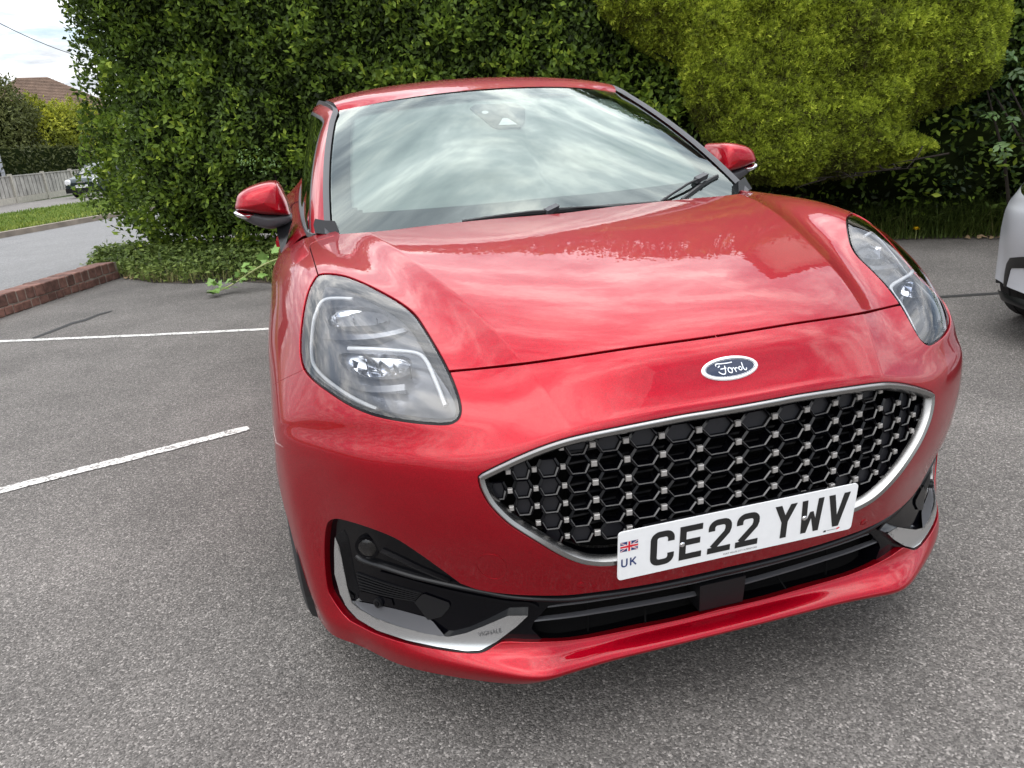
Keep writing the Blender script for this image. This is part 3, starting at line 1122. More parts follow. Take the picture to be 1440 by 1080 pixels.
LEDGE1 = [(501, 781.5), (506, 786), (515, 790), (540, 798), (565, 806), (590, 813), (623, 820.5), (656.7, 827.5), (680, 832), (727, 840), (790, 843), (840, 838), (890, 831), (940, 822), (1000, 809), (1040, 799)]
LEDGE2 = [(536, 775), (560, 786), (586.7, 799), (610, 809), (632, 818)]
LEDGE3 = [(535, 804.5), (565, 812.5), (606.7, 824), (640, 832), (680, 840), (715, 846), (745, 848), (757, 854)]
uvc = start_center(LEDGE1, off=-0.012)
P, n = on_surf(uvc, -0.012)
P[:, 0][uvc[:, 0] < 1e-6] = 0
full_p = np.vstack([(P * MX)[::-1][:-1], P]) if uvc[0][0] < 1e-6 else np.vstack([P, (P * MX)[::-1][1:]])
full_n = np.vstack([(n * MX)[::-1][:-1], n]) if uvc[0][0] < 1e-6 else np.vstack([n, (n * MX)[::-1][1:]])
V, f = sweep(full_p, full_n, [(-.006, -.012), (.006, -.012), (.0055, .000), (.002, .005), (-.002, .005), (-.0055, .000)])
mobj('air_intake_ledge', V, fix_orient(V, f), M['black_satin'], fascia, auto=60)
for s in (-1, 1):
    swept('intake_crease', cast_curve(LEDGE2, 5, -0.014), [(-.005, -.008), (.005, -.008), (.002, .003), (-.002, .003)], M['black_satin'], s, fascia, off=-0.014, auto=60)
    swept('intake_chamfer', cast_curve(LEDGE3, 5, -0.014), [(-.003, -.008), (.004, -.008), (.003, .002), (-.002, .001)], M['black_gloss'], s, fascia, off=-0.014, auto=60)
    # louvre ribs
    for k in range(6):
        t = k / 5
        a = (501.5 + 5 * t, 806 + 22 * t); b = (592 - 8 * t, 834.5 + 10.5 * t)
        mid = ((a[0] + b[0]) / 2, (a[1] + b[1]) / 2 + 1.5)
        swept('louvre', cast_curve([a, mid, b], 6, -0.016), [(-.0016, -.006), (.0016, -.006), (.0012, .003), (-.0012, .003)], M['black_satin'], s, fascia, off=-0.017)
    # sloping shelf above the blade, greyed to paint in its sky reflection
    shelf = cast_curve([(495, 842), (520, 847.5), (560, 857), (598, 867), (609, 872), (634, 896), (600, 891.5), (559, 880.5), (526, 868), (506, 857)], 5, FO, smooth=False, closed=True)
    v0, v1 = shelf[:, 1].min(), shelf[:, 1].max()
    P, n, f, uv = patch_in(shelf, 0, 12, lambda q: FO + .001 + .016 * np.clip((q[:, 1] - v0) / (v1 - v0), 0, 1))
    mobj('fascia_shelf', *side_xf(P, f, s), M['grey_plastic'], fascia, auto=50)
    # dark side pocket facet
    fac = cast_curve([(584, 846), (596, 833), (632, 846), (634, 852), (622, 866), (603, 871)], 5, FO, smooth=False, closed=True)
    P, n, f, uv = patch_in(fac, -0.014, 10)
    mobj('fascia_facet', *side_xf(P, f, s), M['black_satin'], fascia, auto=50)
    # parking camera / sensor in its bracket
    c, nn = on_surf(np.array([cast(534.5, 845.8, FO)]), FO + .004)
    c = c[0] * (MX if s < 0 else 1); nn = nn[0] * (MX if s < 0 else 1)
    mb = MB().tube([c - nn * .01, c + nn * .006], .0105, 16)
    so = mb.build('sensor', M['black_satin'], car)
    MB().tube([c + nn * .004, c + nn * .0075], .0062, 14).build('sensor_core', M['black_gloss'], so)
    tpl = cast_curve([(500, 837), (508, 830), (552, 842), (555, 853), (540, 850), (503, 843)], 5, FO, smooth=False, closed=True)
    P, n, f, uv = patch_in(tpl, FO + .003, 14)
    mobj('sensor_bracket', *side_xf(P, f, s), M['black_gloss'], so, auto=50)
    # chrome blade
    BL = [(471, 755), (470, 773), (470.5, 806.7), (478, 834.4), (488, 854), (503, 870.5), (531, 886.7), (572.8, 900.5), (614.4, 909.4), (656, 915.5), (675.5, 914.4), (697.8, 902.5), (725.5, 881.7), (742.8, 865.5), (714.4, 865.8), (683.9, 878.9), (656, 890), (631, 895.5), (600.5, 891.4), (558.9, 880.3), (525.5, 867.8), (506, 856.7), (495, 848.3), (488, 823.3), (482.5, 795.5), (477, 767.8)]
    bl = cast_curve(BL, 4, -0.004, smooth=False, closed=True)
    P, n, f, uv = patch_in(bl, -0.001, 12)
    # roll the edges: push the rim back a little
    from_rim = np.array([np.min(np.linalg.norm(S_eval(bl) - (p), axis=1)) for p in P])
    P = P - n * (0.004 * np.clip(1 - from_rim / 0.006, 0, 1) ** 2)[:, None]
    blade = mobj('chrome_blade', *side_xf(P, f, s), M['chrome_blade'], car, normals=n * (MX if s < 0 else 1))
    V, f = wall(bl, -0.005, -0.022)
    mobj('blade_edge', *side_xf(V, f, s), M['chrome'], blade, auto=40)
    # engraved word on the blade's inner end
    ta, tb, tm = (on_surf(np.array([cast(*q, -0.001)]), 0.0006) for q in ((672, 893), (706, 886.5), (689, 889.8)))
    if s < 0:
        ex_ = (tb[0][0] - ta[0][0]) * MX; ln_ = np.linalg.norm(ex_); ex_ = ex_ / ln_; nz_ = tm[1][0] * MX
        ey_ = np.cross(nz_, ex_); ey_ /= np.linalg.norm(ey_)
        text_mesh('blade_lettering', 'VIGNALE', ln_ * .24, M['rim'], tm[0][0] * MX, ex_, ey_, nz_, blade, lift=.0004)
    # fog lamp
    c, nn = on_surf(np.array([cast(519, 767.5, FO)]), FO + .003)
    c = c[0] * (MX if s < 0 else 1); nn = nn[0] * (MX if s < 0 else 1)
    nn = nn * .5 + np.array([0, -1, .05]) * .5; nn /= np.linalg.norm(nn)
    fog = MB().tube([c - nn * .02, c + nn * .004, c + nn * .006, c + nn * .003], [.027, .027, .0245, .0225], 28, cap=False).build('fog_lamp', M['black_gloss'], car)
    a = np.cross(nn, [0, 0, 1]); a /= np.linalg.norm(a); b = np.cross(a, nn)
    V, f = [], []
    for i in range(6):
        r = .0225 * i / 5
        for k in range(28):
            th = 2 * math.pi * k / 28
            V.append(c + nn * (.004 + .006 * (1 - (i / 5) ** 2)) + r * (math.cos(th) * a + math.sin(th) * b))
    f = grid_faces(6, 28, True)
    mobj('fog_lens', V, f, M['lens'], fog, smooth=True)
    V = []
    for i in range(7):
        r = .0225 * i / 6
        for k in range(28):
            th = 2 * math.pi * k / 28
            V.append(c + nn * (-.016 + .016 * (i / 6) ** 2 + (.0018 if (k // 2 + i) % 2 else 0)) + r * (math.cos(th) * a + math.sin(th) * b))
    mobj('fog_reflector', V, grid_faces(7, 28, True), M['reflector'], fog, auto=10)

# parking sensors and the towing-eye cover in the red bumper skin


def disc_on(px, py, r, name, mat, s, h=0.0015, ringr=None):
    c, nn = on_surf(np.array([cast(px, py)]), 0.0)
    c = c[0] * (MX if s < 0 else 1); nn = nn[0] * (MX if s < 0 else 1)
    return MB().tube([c - nn * .004, c + nn * h * .6, c + nn * h], [r, r, r * .9], 24).build(name, mat, car)


for s in (-1, 1):
    disc_on(817.2, 822.5, .0085, 'parking_sensor', M['red'], s, 0.0012)
_uc = cast(692, 797)
loop = []
P0, Su0, Sv0, n0 = S_eval([_uc], True)
ex = Su0[0] / np.linalg.norm(Su0[0]); ey = np.cross(n0[0], ex)
for k in range(40):
    th = 2 * math.pi * k / 40
    d = .030 * math.cos(th) * ex + .034 * math.sin(th) * ey
    loop.append(_uc + np.linalg.lstsq(np.stack([Su0[0], Sv0[0]], 1), d, rcond=None)[0])
loop = np.array(loop)
swept('towing_cover', loop, [(-.0008, -.001), (.0008, -.001), (.0005, .0007), (-.0005, .0007)], M['red'], -1, car, closed=True)

# ---- number plate
plate = empty('number_plate'); plate.parent = car
PB, PT = np.array([0, -.0055, .415]), np.array([0, -.0175, .5255])
p_ex = np.array([1.0, 0, 0]); p_ey = (PT - PB) / np.linalg.norm(PT - PB); p_ez = np.cross(p_ex, p_ey)
PO = PB - p_ex * .26
if p_ez[1] > 0: p_ez = -p_ez


def rrect(x0, y0, x1, y1, r, k=5):
    pts = []
    for cx, cy, a0 in ((x1 - r, y0 + r, -90), (x1 - r, y1 - r, 0), (x0 + r, y1 - r, 90), (x0 + r, y0 + r, 180)):
        for i in range(k + 1):
            a = math.radians(a0 + 90 * i / k)
            pts.append((cx + r * math.cos(a), cy + r * math.sin(a)))
    return pts


MB().prism(rrect(0, 0, .52, .111, .008), PO, p_ex, p_ey, p_ez, .003).build('plate_board', M['plate_white'], plate, smooth=False)
MB().obox(PB + p_ey * .055 - p_ez * .014, p_ex * .20, p_ey * .045, p_ez * .0105).build('plate_holder', M['black_satin'], plate)


def stroke_quads(pts, w):
    pts = [np.array(p, float) for p in pts]
    n = len(pts)
    L_, R_ = [], []
    for i in range(n):
        d0 = pts[i] - pts[i - 1] if i > 0 else pts[1] - pts[0]
        d1 = pts[i + 1] - pts[i] if i < n - 1 else pts[-1] - pts[-2]
        d0 = d0 / np.linalg.norm(d0); d1 = d1 / np.linalg.norm(d1)
        n0_, n1_ = np.array([-d0[1], d0[0]]), np.array([-d1[1], d1[0]])
        m = n0_ + n1_; m /= np.linalg.norm(m)
        k = w / 2 / max(0.5, float(m @ n0_))
        L_.append(pts[i] + m * k); R_.append(pts[i] - m * k)
    return [[L_[i], R_[i], R_[i + 1], L_[i + 1]] for i in range(n - 1)]


def arc(cx, cy, rx, ry, a0, a1, k=8):
    return [(cx + rx * math.cos(math.radians(a0 + (a1 - a0) * i / k)), cy + ry * math.sin(math.radians(a0 + (a1 - a0) * i / k))) for i in range(k + 1)]


W = 14.0


def glyph(c):
    """UK plate characters, millimetres, 50 x 79 cell"""
    if c == 'C':
        return [arc(33, 57, 10, 15, -5, 90, 5)[0:0] + [(43, 53)] + arc(31, 60, 12, 12, 0, 90, 6) + arc(19, 60, 12, 12, 90, 180, 6) + arc(19, 19, 12, 12, 180, 270, 6) + arc(31, 19, 12, 12, 270, 360, 6) + [(43, 26)]], []
    if c == 'E':
        return [[(7, 0), (7, 79)], [(14, 72), (48, 72)], [(14, 40.5), (44, 40.5)], [(14, 7), (48, 7)]], []
    if c == '2':
        return [[(7, 53)] + arc(19, 60, 12, 12, 180, 90, 6) + arc(31, 60, 12, 12, 90, 0, 6) + [(43, 54), (40.5, 46), (10.5, 13)], [(0, 7), (50, 7)]], [[(0, 14), (0, 6), (12, 6), (17, 14)]]
    if c == 'Y':
        return [[(25, 0), (25, 34)]], [[(0, 79), (15, 79), (32, 38), (32, 26), (18, 26), (18, 38)], [(50, 79), (35, 79), (18, 38), (18, 26), (32, 26), (32, 38)]]
    if c == 'W':
        return [], [[(0, 79), (13, 79), (16.5, 0), (4.5, 0)], [(50, 79), (37, 79), (33.5, 0), (45.5, 0)], [(4.5, 0), (16.5, 0), (29, 50), (21, 50)], [(45.5, 0), (33.5, 0), (21, 50), (29, 50)]]
    if c == 'V':
        return [], [[(0, 79), (14.5, 79), (31, 0), (18, 0)], [(50, 79), (35.5, 79), (19, 0), (32, 0)]]


def orient(poly):
    a = sum(poly[i][0] * poly[(i + 1) % len(poly)][1] - poly[(i + 1) % len(poly)][0] * poly[i][1] for i in range(len(poly)))
    return poly if a > 0 else poly[::-1]


def flat_polys(name, polys, mat, lift=.0006, scale=.001, parent=None):
    mb = MB()
    for i, q in enumerate(polys):
        q = orient([tuple(p) for p in q])
        pts = [PO + p_ez * (lift + 2e-6 * i) + p_ex * (a * scale) + p_ey * (b * scale) for a, b in q]
        mb.add(pts, [tuple(range(len(pts)))])
    return mobj(name, mb.v, mb.f, mat, parent or plate)


xx = 66.0
for ch in 'CE22 YWV':
    if ch == ' ': xx += 22; continue
    st, po = glyph(ch)
    polys = [q for pl in st for q in stroke_quads(pl, W)] + po
    flat_polys('character', [[(a + xx, b + 16) for a, b in q] for q in polys], M['ink'])
    xx += 61.0
# flag
fx, fy, fw, fh = 4, 66, 36, 22
flat_polys('flag', [[(fx, fy), (fx + fw, fy), (fx + fw, fy + fh), (fx, fy + fh)]], M['flag_blue'], .0004)
cx, cy = fx + fw / 2, fy + fh / 2
dg = [stroke_quads([(fx, fy), (fx + fw, fy + fh)], 4.2)[0], stroke_quads([(fx, fy + fh), (fx + fw, fy)], 4.2)[0]]


def clipq(q):
    return [(min(max(a, fx), fx + fw), min(max(b, fy), fy + fh)) for a, b in q]


flat_polys('flag_white', [clipq(q) for q in dg] + [[(cx - 4, fy), (cx + 4, fy), (cx + 4, fy + fh), (cx - 4, fy + fh)], [(fx, cy - 4), (fx + fw, cy - 4), (fx + fw, cy + 4), (fx, cy + 4)]], M['plate_white'], .0007)
dg = [stroke_quads([(fx, fy), (fx + fw, fy + fh)], 1.5)[0], stroke_quads([(fx, fy + fh), (fx + fw, fy)], 1.5)[0]]
flat_polys('flag_red', [clipq(q) for q in dg] + [[(cx - 2.2, fy), (cx + 2.2, fy), (cx + 2.2, fy + fh), (cx - 2.2, fy + fh)], [(fx, cy - 2.2), (fx + fw, cy - 2.2), (fx + fw, cy + 2.2), (fx, cy + 2.2)]], M['flag_red'], .0010)
U = [[(8, 49)] + [(8, 37)] + arc(13, 36, 5, 5, 180, 360, 8) + [(18, 49)]]
K = [[(26, 49), (26, 31)], [(27, 39), (36, 49)], [(29.5, 41), (37, 31)]]
flat_polys('country_code', [q for pl in U + K for q in stroke_quads(pl, 3.1)], M['flag_blue'])


text_mesh('maker_text', 'PORT MILLER CITY SUPERSTORE', .0052, M['ink'], PO + p_ex * .262 + p_ey * .0075, p_ex, p_ey, p_ez, plate)
flat_polys('maker_mark', [[(452, 7), (458, 6), (460, 10), (454, 11)], [(461, 8.6), (482, 8.6), (482, 9.6), (461, 9.6)]], M['ink'])
flat_polys('maker_mark', [[(483, 7), (491, 9), (490, 12.5), (484, 11)]], M['flag_red'])
for sx in (.133, .402):
    c = PO + p_ex * sx + p_ey * .0535
    MB().tube([c, c + p_ez * .0012, c + p_ez * .0028, c + p_ez * .0034], [.0058, .0056, .0042, .001], 16).build('screw', M['chrome'], plate)

# ---- oval badge on the nose
badge = empty('oval_badge'); badge.parent = car
_cc = None
for v in np.linspace(4.2, 6.5, 400):
    P = S_eval([(0, v)])[0]
    if _cc is None or abs(P[2] - .790) < abs(_cc[1][2] - .790): _cc = (v, P)
bP, _, _, bn = S_eval([(0, _cc[0])], True)
bP, bn = bP[0], bn[0]
b_ex = np.array([1.0, 0, 0]); b_ey = np.cross(bn, b_ex)
BW, BH = .0585, .0235


def oval(rx, ry, lift, dome=0.0, k=56, rings=4):
    V, f = [], []
    for i in range(rings + 1):
        q = i / rings
        for j in range(k):
            th = 2 * math.pi * j / k
            V.append(bP + bn * (lift + dome * (1 - q * q)) + b_ex * (rx * q * math.cos(th)) + b_ey * (ry * q * math.sin(th)))
    f = grid_faces(rings + 1, k, True)
    return V, f


def oval_ring(r0, r1, l0, l1, name, mat):
    V = []
    k = 64
    prof = [(r0[0], r0[1], l0 - .004), (r0[0], r0[1], l0), ((r0[0] * .6 + r1[0] * .4), (r0[1] * .6 + r1[1] * .4), l1), (r1[0], r1[1], l1 - .0004), (r1[0], r1[1], l0)]
    for rx, ry, l in prof:
        for j in range(k):
            th = 2 * math.pi * j / k
            V.append(bP + bn * l + b_ex * rx * math.cos(th) + b_ey * ry * math.sin(th))
    return mobj(name, V, grid_faces(len(prof), k, True), mat, badge, auto=40)


V, f = oval(BW, BH, .0018, .0012)
mobj('badge_field', V, f, M['emblem_blue'], badge, smooth=True)
oval_ring((BW + .0005, BH + .0005), (BW - .0055, BH - .0050), .002, .0042, 'badge_rim', M['emblem_white'])
oval_ring((BW - .0068, BH - .0062), (BW - .0078, BH - .0070), .0026, .0034, 'badge_line', M['emblem_white'])
# script strokes, traced (zoomed badge pixels: 11.08 px per photo px)
SCRIPT = [
    [(505, 268), (512, 245), (540, 232), (590, 232), (640, 228), (700, 222), (768, 210)],
    [(520, 285), (545, 275), (560, 258)],
    [(632, 262), (618, 300), (600, 345), (580, 375), (548, 388), (515, 375), (498, 350)],
    [(545, 312), (590, 305), (640, 296)],
    [(700, 300), (680, 292), (660, 305), (645, 335), (650, 360), (672, 368), (695, 352), (708, 322), (700, 300), (725, 308)],
    [(735, 292), (748, 300), (752, 325), (752, 358)],
    [(752, 325), (768, 302), (790, 296), (798, 305)],
    [(862, 285), (840, 280), (820, 298), (815, 322), (832, 330), (855, 318), (866, 292)],
    [(905, 216), (895, 255), (886, 300), (892, 326), (912, 326), (936, 296)],
]
C0 = np.array([700.0, 293.0])
A_ax = (np.array([1135, 235]) - np.array([265, 345])) / 2.0        # long axis half vector in zoom px
B_ax = (np.array([745, 122]) - np.array([655, 466])) / 2.0
Minv = np.linalg.inv(np.stack([A_ax, B_ax], 1))
quads = []
for pl in SCRIPT:
    q = [Minv @ (np.array(p) - C0) for p in pl]
    q = [(a * BW * 1000, b * BH * 1000) for a, b in q]
    q = [tuple(k) for k in catmull(q, 4)]
    quads += stroke_quads(q, 2.0)
mb = MB()
for i, q in enumerate(quads):
    q = orient([tuple(p) for p in q])
    mb.add([bP + bn * (.0037 + 1e-6 * (i % 50) - .0004 * (a * a / 2500)) + b_ex * a * .001 + b_ey * b * .001 for a, b in q], [(0, 1, 2, 3)])
mobj('badge_script', mb.v, mb.f, M['emblem_white'], badge)

# ------------------------------------------------------------------ cabin of the red car


def ws_point(s_, t):
    """windscreen: s_ 0 bottom .. 1 top, t -1..1 across (signed x)"""
    a = abs(t)
    bot = np.array([.668 * t, 1.0 + .105 * t * t, .978 + .014 * t * t])
    top = np.array([.560 * t, 1.70 + .20 * t * t, 1.392 - .028 * t * t])
    p = bot + (top - bot) * s_
    b = 4 * s_ * (1 - s_)
    p = p + np.array([.016 * b * t * a, -.012 * b * (1 - .4 * a), .026 * b * (1 - .5 * a)])
    return p


def ws_mesh(s0, s1, t0, t1, off, ns=26, nt=48, fn=None):
    V, Nn = [], []
    for i in range(ns):
        for j in range(nt):
            ss = s0 + (s1 - s0) * i / (ns - 1); tt = t0 + (t1 - t0) * j / (nt - 1)
            p = ws_point(ss, tt)
            du = ws_point(ss, tt + .01) - ws_point(ss, tt - .01); dv = ws_point(ss + .01, tt) - ws_point(ss - .01, tt)
            n = np.cross(du, dv); n /= np.linalg.norm(n)
            V.append(p + n * off); Nn.append(n)
    return V, grid_faces(ns, nt), Nn


V, f, Nn = ws_mesh(0, 1, -1, 1, 0)
windscreen = mobj('windscreen', V, f, M['windscreen'], car, normals=Nn)
ws_bvh = BVHTree.FromPolygons([tuple(p) for p in V], f)


def cast_ws(px, py, off=0.0):
    h = ws_bvh.ray_cast(Vector(CAM_C), Vector(ray_dir(px, py)))
    if h[0] is None: h = ws_bvh.find_nearest(Vector(CAM_C + ray_dir(px, py) * 2.6)); return np.array(h[0]) + np.array(h[1]) * off
    n = np.array(h[1]); n = n if n[2] > 0 else -n
    return np.array(h[0]) + n * off


# printed black border under the glass: everything outside a rounded window
ns, nt = 60, 90
V, Nn, keep = [], [], []
for i in range(ns):
    for j in range(nt):
        ss, tt = i / (ns - 1), -1 + 2 * j / (nt - 1)
        p = ws_point(ss, tt)
        n = np.cross(ws_point(ss, tt + .01) - ws_point(ss, tt - .01), ws_point(ss + .01, tt) - ws_point(ss - .01, tt)); n /= np.linalg.norm(n)
        V.append(p - n * .004)


def in_clear(ss, tt):
    x = abs(tt) - (.905 + .0 * ss); lo = .135; hi = .945
    r = .07
    dx = max(0, x + r); dy = max(0, max(lo + r * .8 - ss, ss - (hi - r * .5)))
    return x < 0 and lo < ss < hi and (dx / r) ** 2 + (dy / (r * .8)) ** 2 < 1.0


ff = []
for i in range(ns - 1):
    for j in range(nt - 1):
        if not in_clear((i + .5) / (ns - 1), -1 + 2 * (j + .5) / (nt - 1)):
            ff.append((i * nt + j, i * nt + j + 1, (i + 1) * nt + j + 1, (i + 1) * nt + j))
mobj('glass_border', V, ff, M['frit'], windscreen, smooth=True)
# dusty film on the inside of the glass
def haze_film():
    m, nt, b, N, L = new_mat('glass_film')
    nt.nodes.remove(b)
    tr = N('ShaderNodeBsdfTransparent'); df = N('ShaderNodeBsdfDiffuse'); df.inputs[0].default_value = (.74, .84, .80, 1)
    mx = N('ShaderNodeMixShader'); mx.inputs[0].default_value = .34
    L(tr.outputs[0], mx.inputs[1]); L(df.outputs[0], mx.inputs[2]); L(mx.outputs[0], nt.nodes['Material Output'].inputs[0])
    return m


M['film'] = haze_film()
V, f, Nn_ = ws_mesh(.02, .98, -.97, .97, -.022)
mobj('inner_film', V, f, M['film'], windscreen, normals=Nn_)
# camera and sensor housing behind the mirror spot
pts = [cast_ws(*p, off=-.012) for p in [(661, 147), (668, 142), (726, 140.5), (739, 148), (739, 166), (733, 174), (700, 175), (692, 172)]]
cpt = np.mean(pts, 0)
mobj('camera_housing', pts + [p + np.array([0, .05, -.02]) for p in pts], [tuple(reversed(range(8)))] + [(i, (i + 1) % 8, 8 + (i + 1) % 8, 8 + i) for i in range(8)], M['grey_plastic'], windscreen)
pts = [cast_ws(*p, off=-.010) for p in [(701, 172), (707, 162), (714, 162), (728, 171)]]
mobj('camera_window', pts, [(3, 2, 1, 0)], M['drl'], windscreen)
pts = [cast_ws(682 + 5 * math.cos(a), 154 + 2.2 * math.sin(a), off=-.010) for a in np.linspace(0, 2 * math.pi, 12, endpoint=False)]
mobj('rain_sensor', pts, [tuple(range(12))], M['drl'], windscreen)

# roof skin
RC = [(1.705, 1.397), (1.85, 1.432), (2.05, 1.458), (2.4, 1.478), (3.0, 1.468), (3.55, 1.40), (3.9, 1.28)]
rc_s = catmull(RC, 8)
V, Nn = [], []
nt = 41
for i, (y, z) in enumerate(rc_s):
    fr = 1 - min(1, i / 14)
    for j in range(nt):
        t = -1 + 2 * j / (nt - 1)
        w = .562 + .03 * min(1, (y - 1.7) / .6)
        V.append((w * t, y + .20 * t * t * fr, z - (.030 + .012 * (1 - fr)) * t * t - .012 * t ** 6))
mobj('roof', V, grid_faces(len(rc_s), nt), M['red'], car, smooth=True)

# cant rails, pillars, side glass, doors; one strip per side
EDGE_IN = [ws_point(k, 1.0) for k in np.linspace(0, 1, 9)]
RAIL_IN = EDGE_IN + [np.array(p) for p in ((.588, 2.15, 1.402), (.592, 2.5, 1.42), (.592, 3.0, 1.415), (.585, 3.5, 1.35), (.57, 3.85, 1.24))]
BELT = [(.722, 1.16, .990), (.738, 1.25, .99), (.748, 1.45, .995), (.755, 1.8, 1.0), (.76, 2.3, 1.01), (.755, 2.9, 1.03), (.73, 3.4, 1.06), (.66, 3.85, 1.13)]


def strip(P, Q, bulge, n=5):
    """ruled strip with a rounded cross-section bulging along outward direction"""
    P, Q = np.array(P), np.array(Q)
    V = []
    for a, b in zip(P, Q):
        o = np.array([.75, -.25, .5]); o /= np.linalg.norm(o)
        for k in range(n):
            t = k / (n - 1)
            V.append(a + (b - a) * t + o * bulge * 4 * t * (1 - t))
    return V, grid_faces(len(P), n)


ri = resample(catmull(RAIL_IN, 6), .05)
for s in (-1, 1):
    tv = np.gradient(ri, axis=0); tv /= np.linalg.norm(tv, axis=1)[:, None]
    lat = np.cross(tv, np.cross(np.array([.62, -.28, .73]), tv)); 
    outd = np.cross(tv, np.array([0, 0, 1.0])); outd /= np.linalg.norm(outd, axis=1)[:, None]
    dn = np.array([0, 0, -1.0])
    fr = np.linspace(0, 1, len(ri))[:, None]
    back = np.array([0, 1.0, 0])
    nrm_ = np.array([.35, -.35, .87])
    g1 = ri + outd * .004 + nrm_ * .004
    g2 = ri + outd * .019 + nrm_ * .012
    g2b = ri + outd * .024 + back * .010 + nrm_ * (-.004)
    g3 = g2b
    g4 = ri + outd * (.066 - .020 * fr) + back * (.055 - .02 * fr) + dn * (.022 + .018 * fr)
    V, f = strip(g1, g2, .002, 3); put_side('pillar_trim', V, flip(f), M['grey_plastic'], s, car, 60)
    V, f = strip(g2, g2b, .0, 3); put_side('pillar_trim_side', V, flip(f), M['grey_plastic'], s, car, 60)
    V, f = strip(g3, g4, .006, 7); put_side('pillar', V, flip(f), M['red'], s, car, 60)
    # seal / window frame and side glass down to the belt
    g5 = g4 + outd * .006 + dn * .012
    V, f = strip(g4, g5, .003, 3); put_side('window_seal', V, flip(f), M['black_satin'], s, car, 60)
    belt = resample(catmull(BELT, 6), .05)
    k = len(g5)
    bl_ = np.stack([np.interp(np.linspace(0, 1, k), np.linspace(0, 1, len(belt)), belt[:, q]) for q in range(3)], 1)
    V, f = strip(g5, bl_, .004, 4); put_side('side_window', V, flip(f), M['sideglass'], s, car, 60)
    # belt moulding
    V, f = sweep(bl_, np.tile([1.0, 0, .2], (k, 1)), [(-.009, -.004), (.009, -.004), (.007, .006), (-.007, .006)])
    put_side('belt_moulding', V, fix_orient(V, f), M['grey_plastic'], s, car, 60)
    # body side: sections from belt to sill
    ys = np.linspace(0, 1, 30)
    gap_done = False
    V = []
    for q in ys:
        y = 1.252 + (4.05 - 1.252) * q
        b = np.array([np.interp(y, belt[:, 1], belt[:, 0]), y, np.interp(y, belt[:, 1], belt[:, 2])])
        if y > belt[-1][1]:
            d = (y - belt[-1][1]) / .7
            b = np.array([belt[-1][0] - .12 * d, y, belt[-1][2] - .06 * d])
        ha = math.exp(-((y - 3.15) / .45) ** 2)
        end = max(0, (q - .8) / .2) ** 2 * .16
        sec = [(b[0], b[2]), (b[0] + .035, b[2] - .012), (.832 + .06 * ha - end, .925 + .03 * ha), (.872 + .02 * ha - end, .84), (.877 + .02 * ha - end, .68), (.862 - end, .50), (.872 - end, .36), (.855 - end, .24), (.80 - end, .20)]
        V += [(a - .004 * (q == 0), y - (.085 * min(1, max(0, (.86 - c) / .12)) if q == 0 else 0), c) for a, c in catmull(sec, 3)]
        if abs(y - 2.41) < .05 and not gap_done:
            gap_done = True
            gv = [np.array([a + .0005, y, c]) * (MX if s < 0 else 1) for a, c in catmull(sec, 3)]
            MB().tube(gv, .0028, 5).build('door_gap', M['gap'], car)
            hv = np.array([.868, y - .16, .865]) * (MX if s < 0 else 1)
            MB().obox(hv, (.014, 0, 0), (0, .09, 0), (0, 0, .012)).build('door_handle', M['red'], car)
    nc = len(catmull(sec, 3))
    put_side('body_side', V, flip(grid_faces(len(ys), nc)), M['red'], s, car, 70)
    # black corner trim at the foot of the pillar
    tri = np.array([at_y(px, py, y) * MX for px, py, y in ((443, 307.5, 1.165), (457, 310, 1.14), (471, 310.5, 1.115), (478, 329, 1.098), (460, 329.5, 1.105), (443, 327.5, 1.13), (440.5, 316, 1.16))])
    k = len(tri)
    V = list(tri) + [p + np.array([-.01, .05, -.03]) for p in tri]
    f = [tuple(range(k))] + [(i, k + i, k + (i + 1) % k, (i + 1) % k) for i in range(k)]
    put_side('pillar_foot_trim', V, fix_orient(V, f), M['black_satin'], s, car, 20)
    # ditch moulding on the roof edge
    seg = ri[(ri[:, 1] > 1.90)]
    V, f = sweep(seg + np.array([-.012, 0, .006]), np.tile([.1, 0, 1.0], (len(seg), 1)), [(-.011, -.006), (.011, -.006), (.009, .003), (-.009, .003)])
    put_side('roof_ditch_moulding', V, fix_orient(V, f), M['grey_plastic'], s, car, 50)
# tail end closing the body
V = []
for j in range(21):
    t = -1 + 2 * j / 20
    for zz in np.linspace(.22, 1.26, 12):
        w = .72 * (1 - .25 * max(0, (zz - .9) / .4))
        V.append((w * t, 4.12 - .1 * t * t - .25 * max(0, zz - .95), zz))
mobj('tailgate', V, grid_faces(21, 12), M['red'], car, smooth=True)
# floor and firewall so that no daylight shows through
MB().box((-.78, .50, .20), (.78, 4.0, .24)).build('underfloor', M['black_matt'], car, smooth=False)
MB().box((-.66, .45, .24), (.66, .50, .78)).build('radiator_bulkhead', M['black_matt'], car, smooth=False)
MB().add([(-.78, 1.02, .24), (.78, 1.02, .24), (.70, 1.04, .965), (-.70, 1.04, .965)], [(0, 1, 2, 3)]).build('firewall', M['black_matt'], car, smooth=False)
# scuttle panel under the bonnet's rear edge
V = [(x, y, z) for (y, z) in ((1.00, .955), (1.06, .972), (1.14, .985)) for x in np.linspace(-.70, .70, 9)]
mobj('scuttle', V, grid_faces(3, 9), M['black_satin'], car, smooth=True)

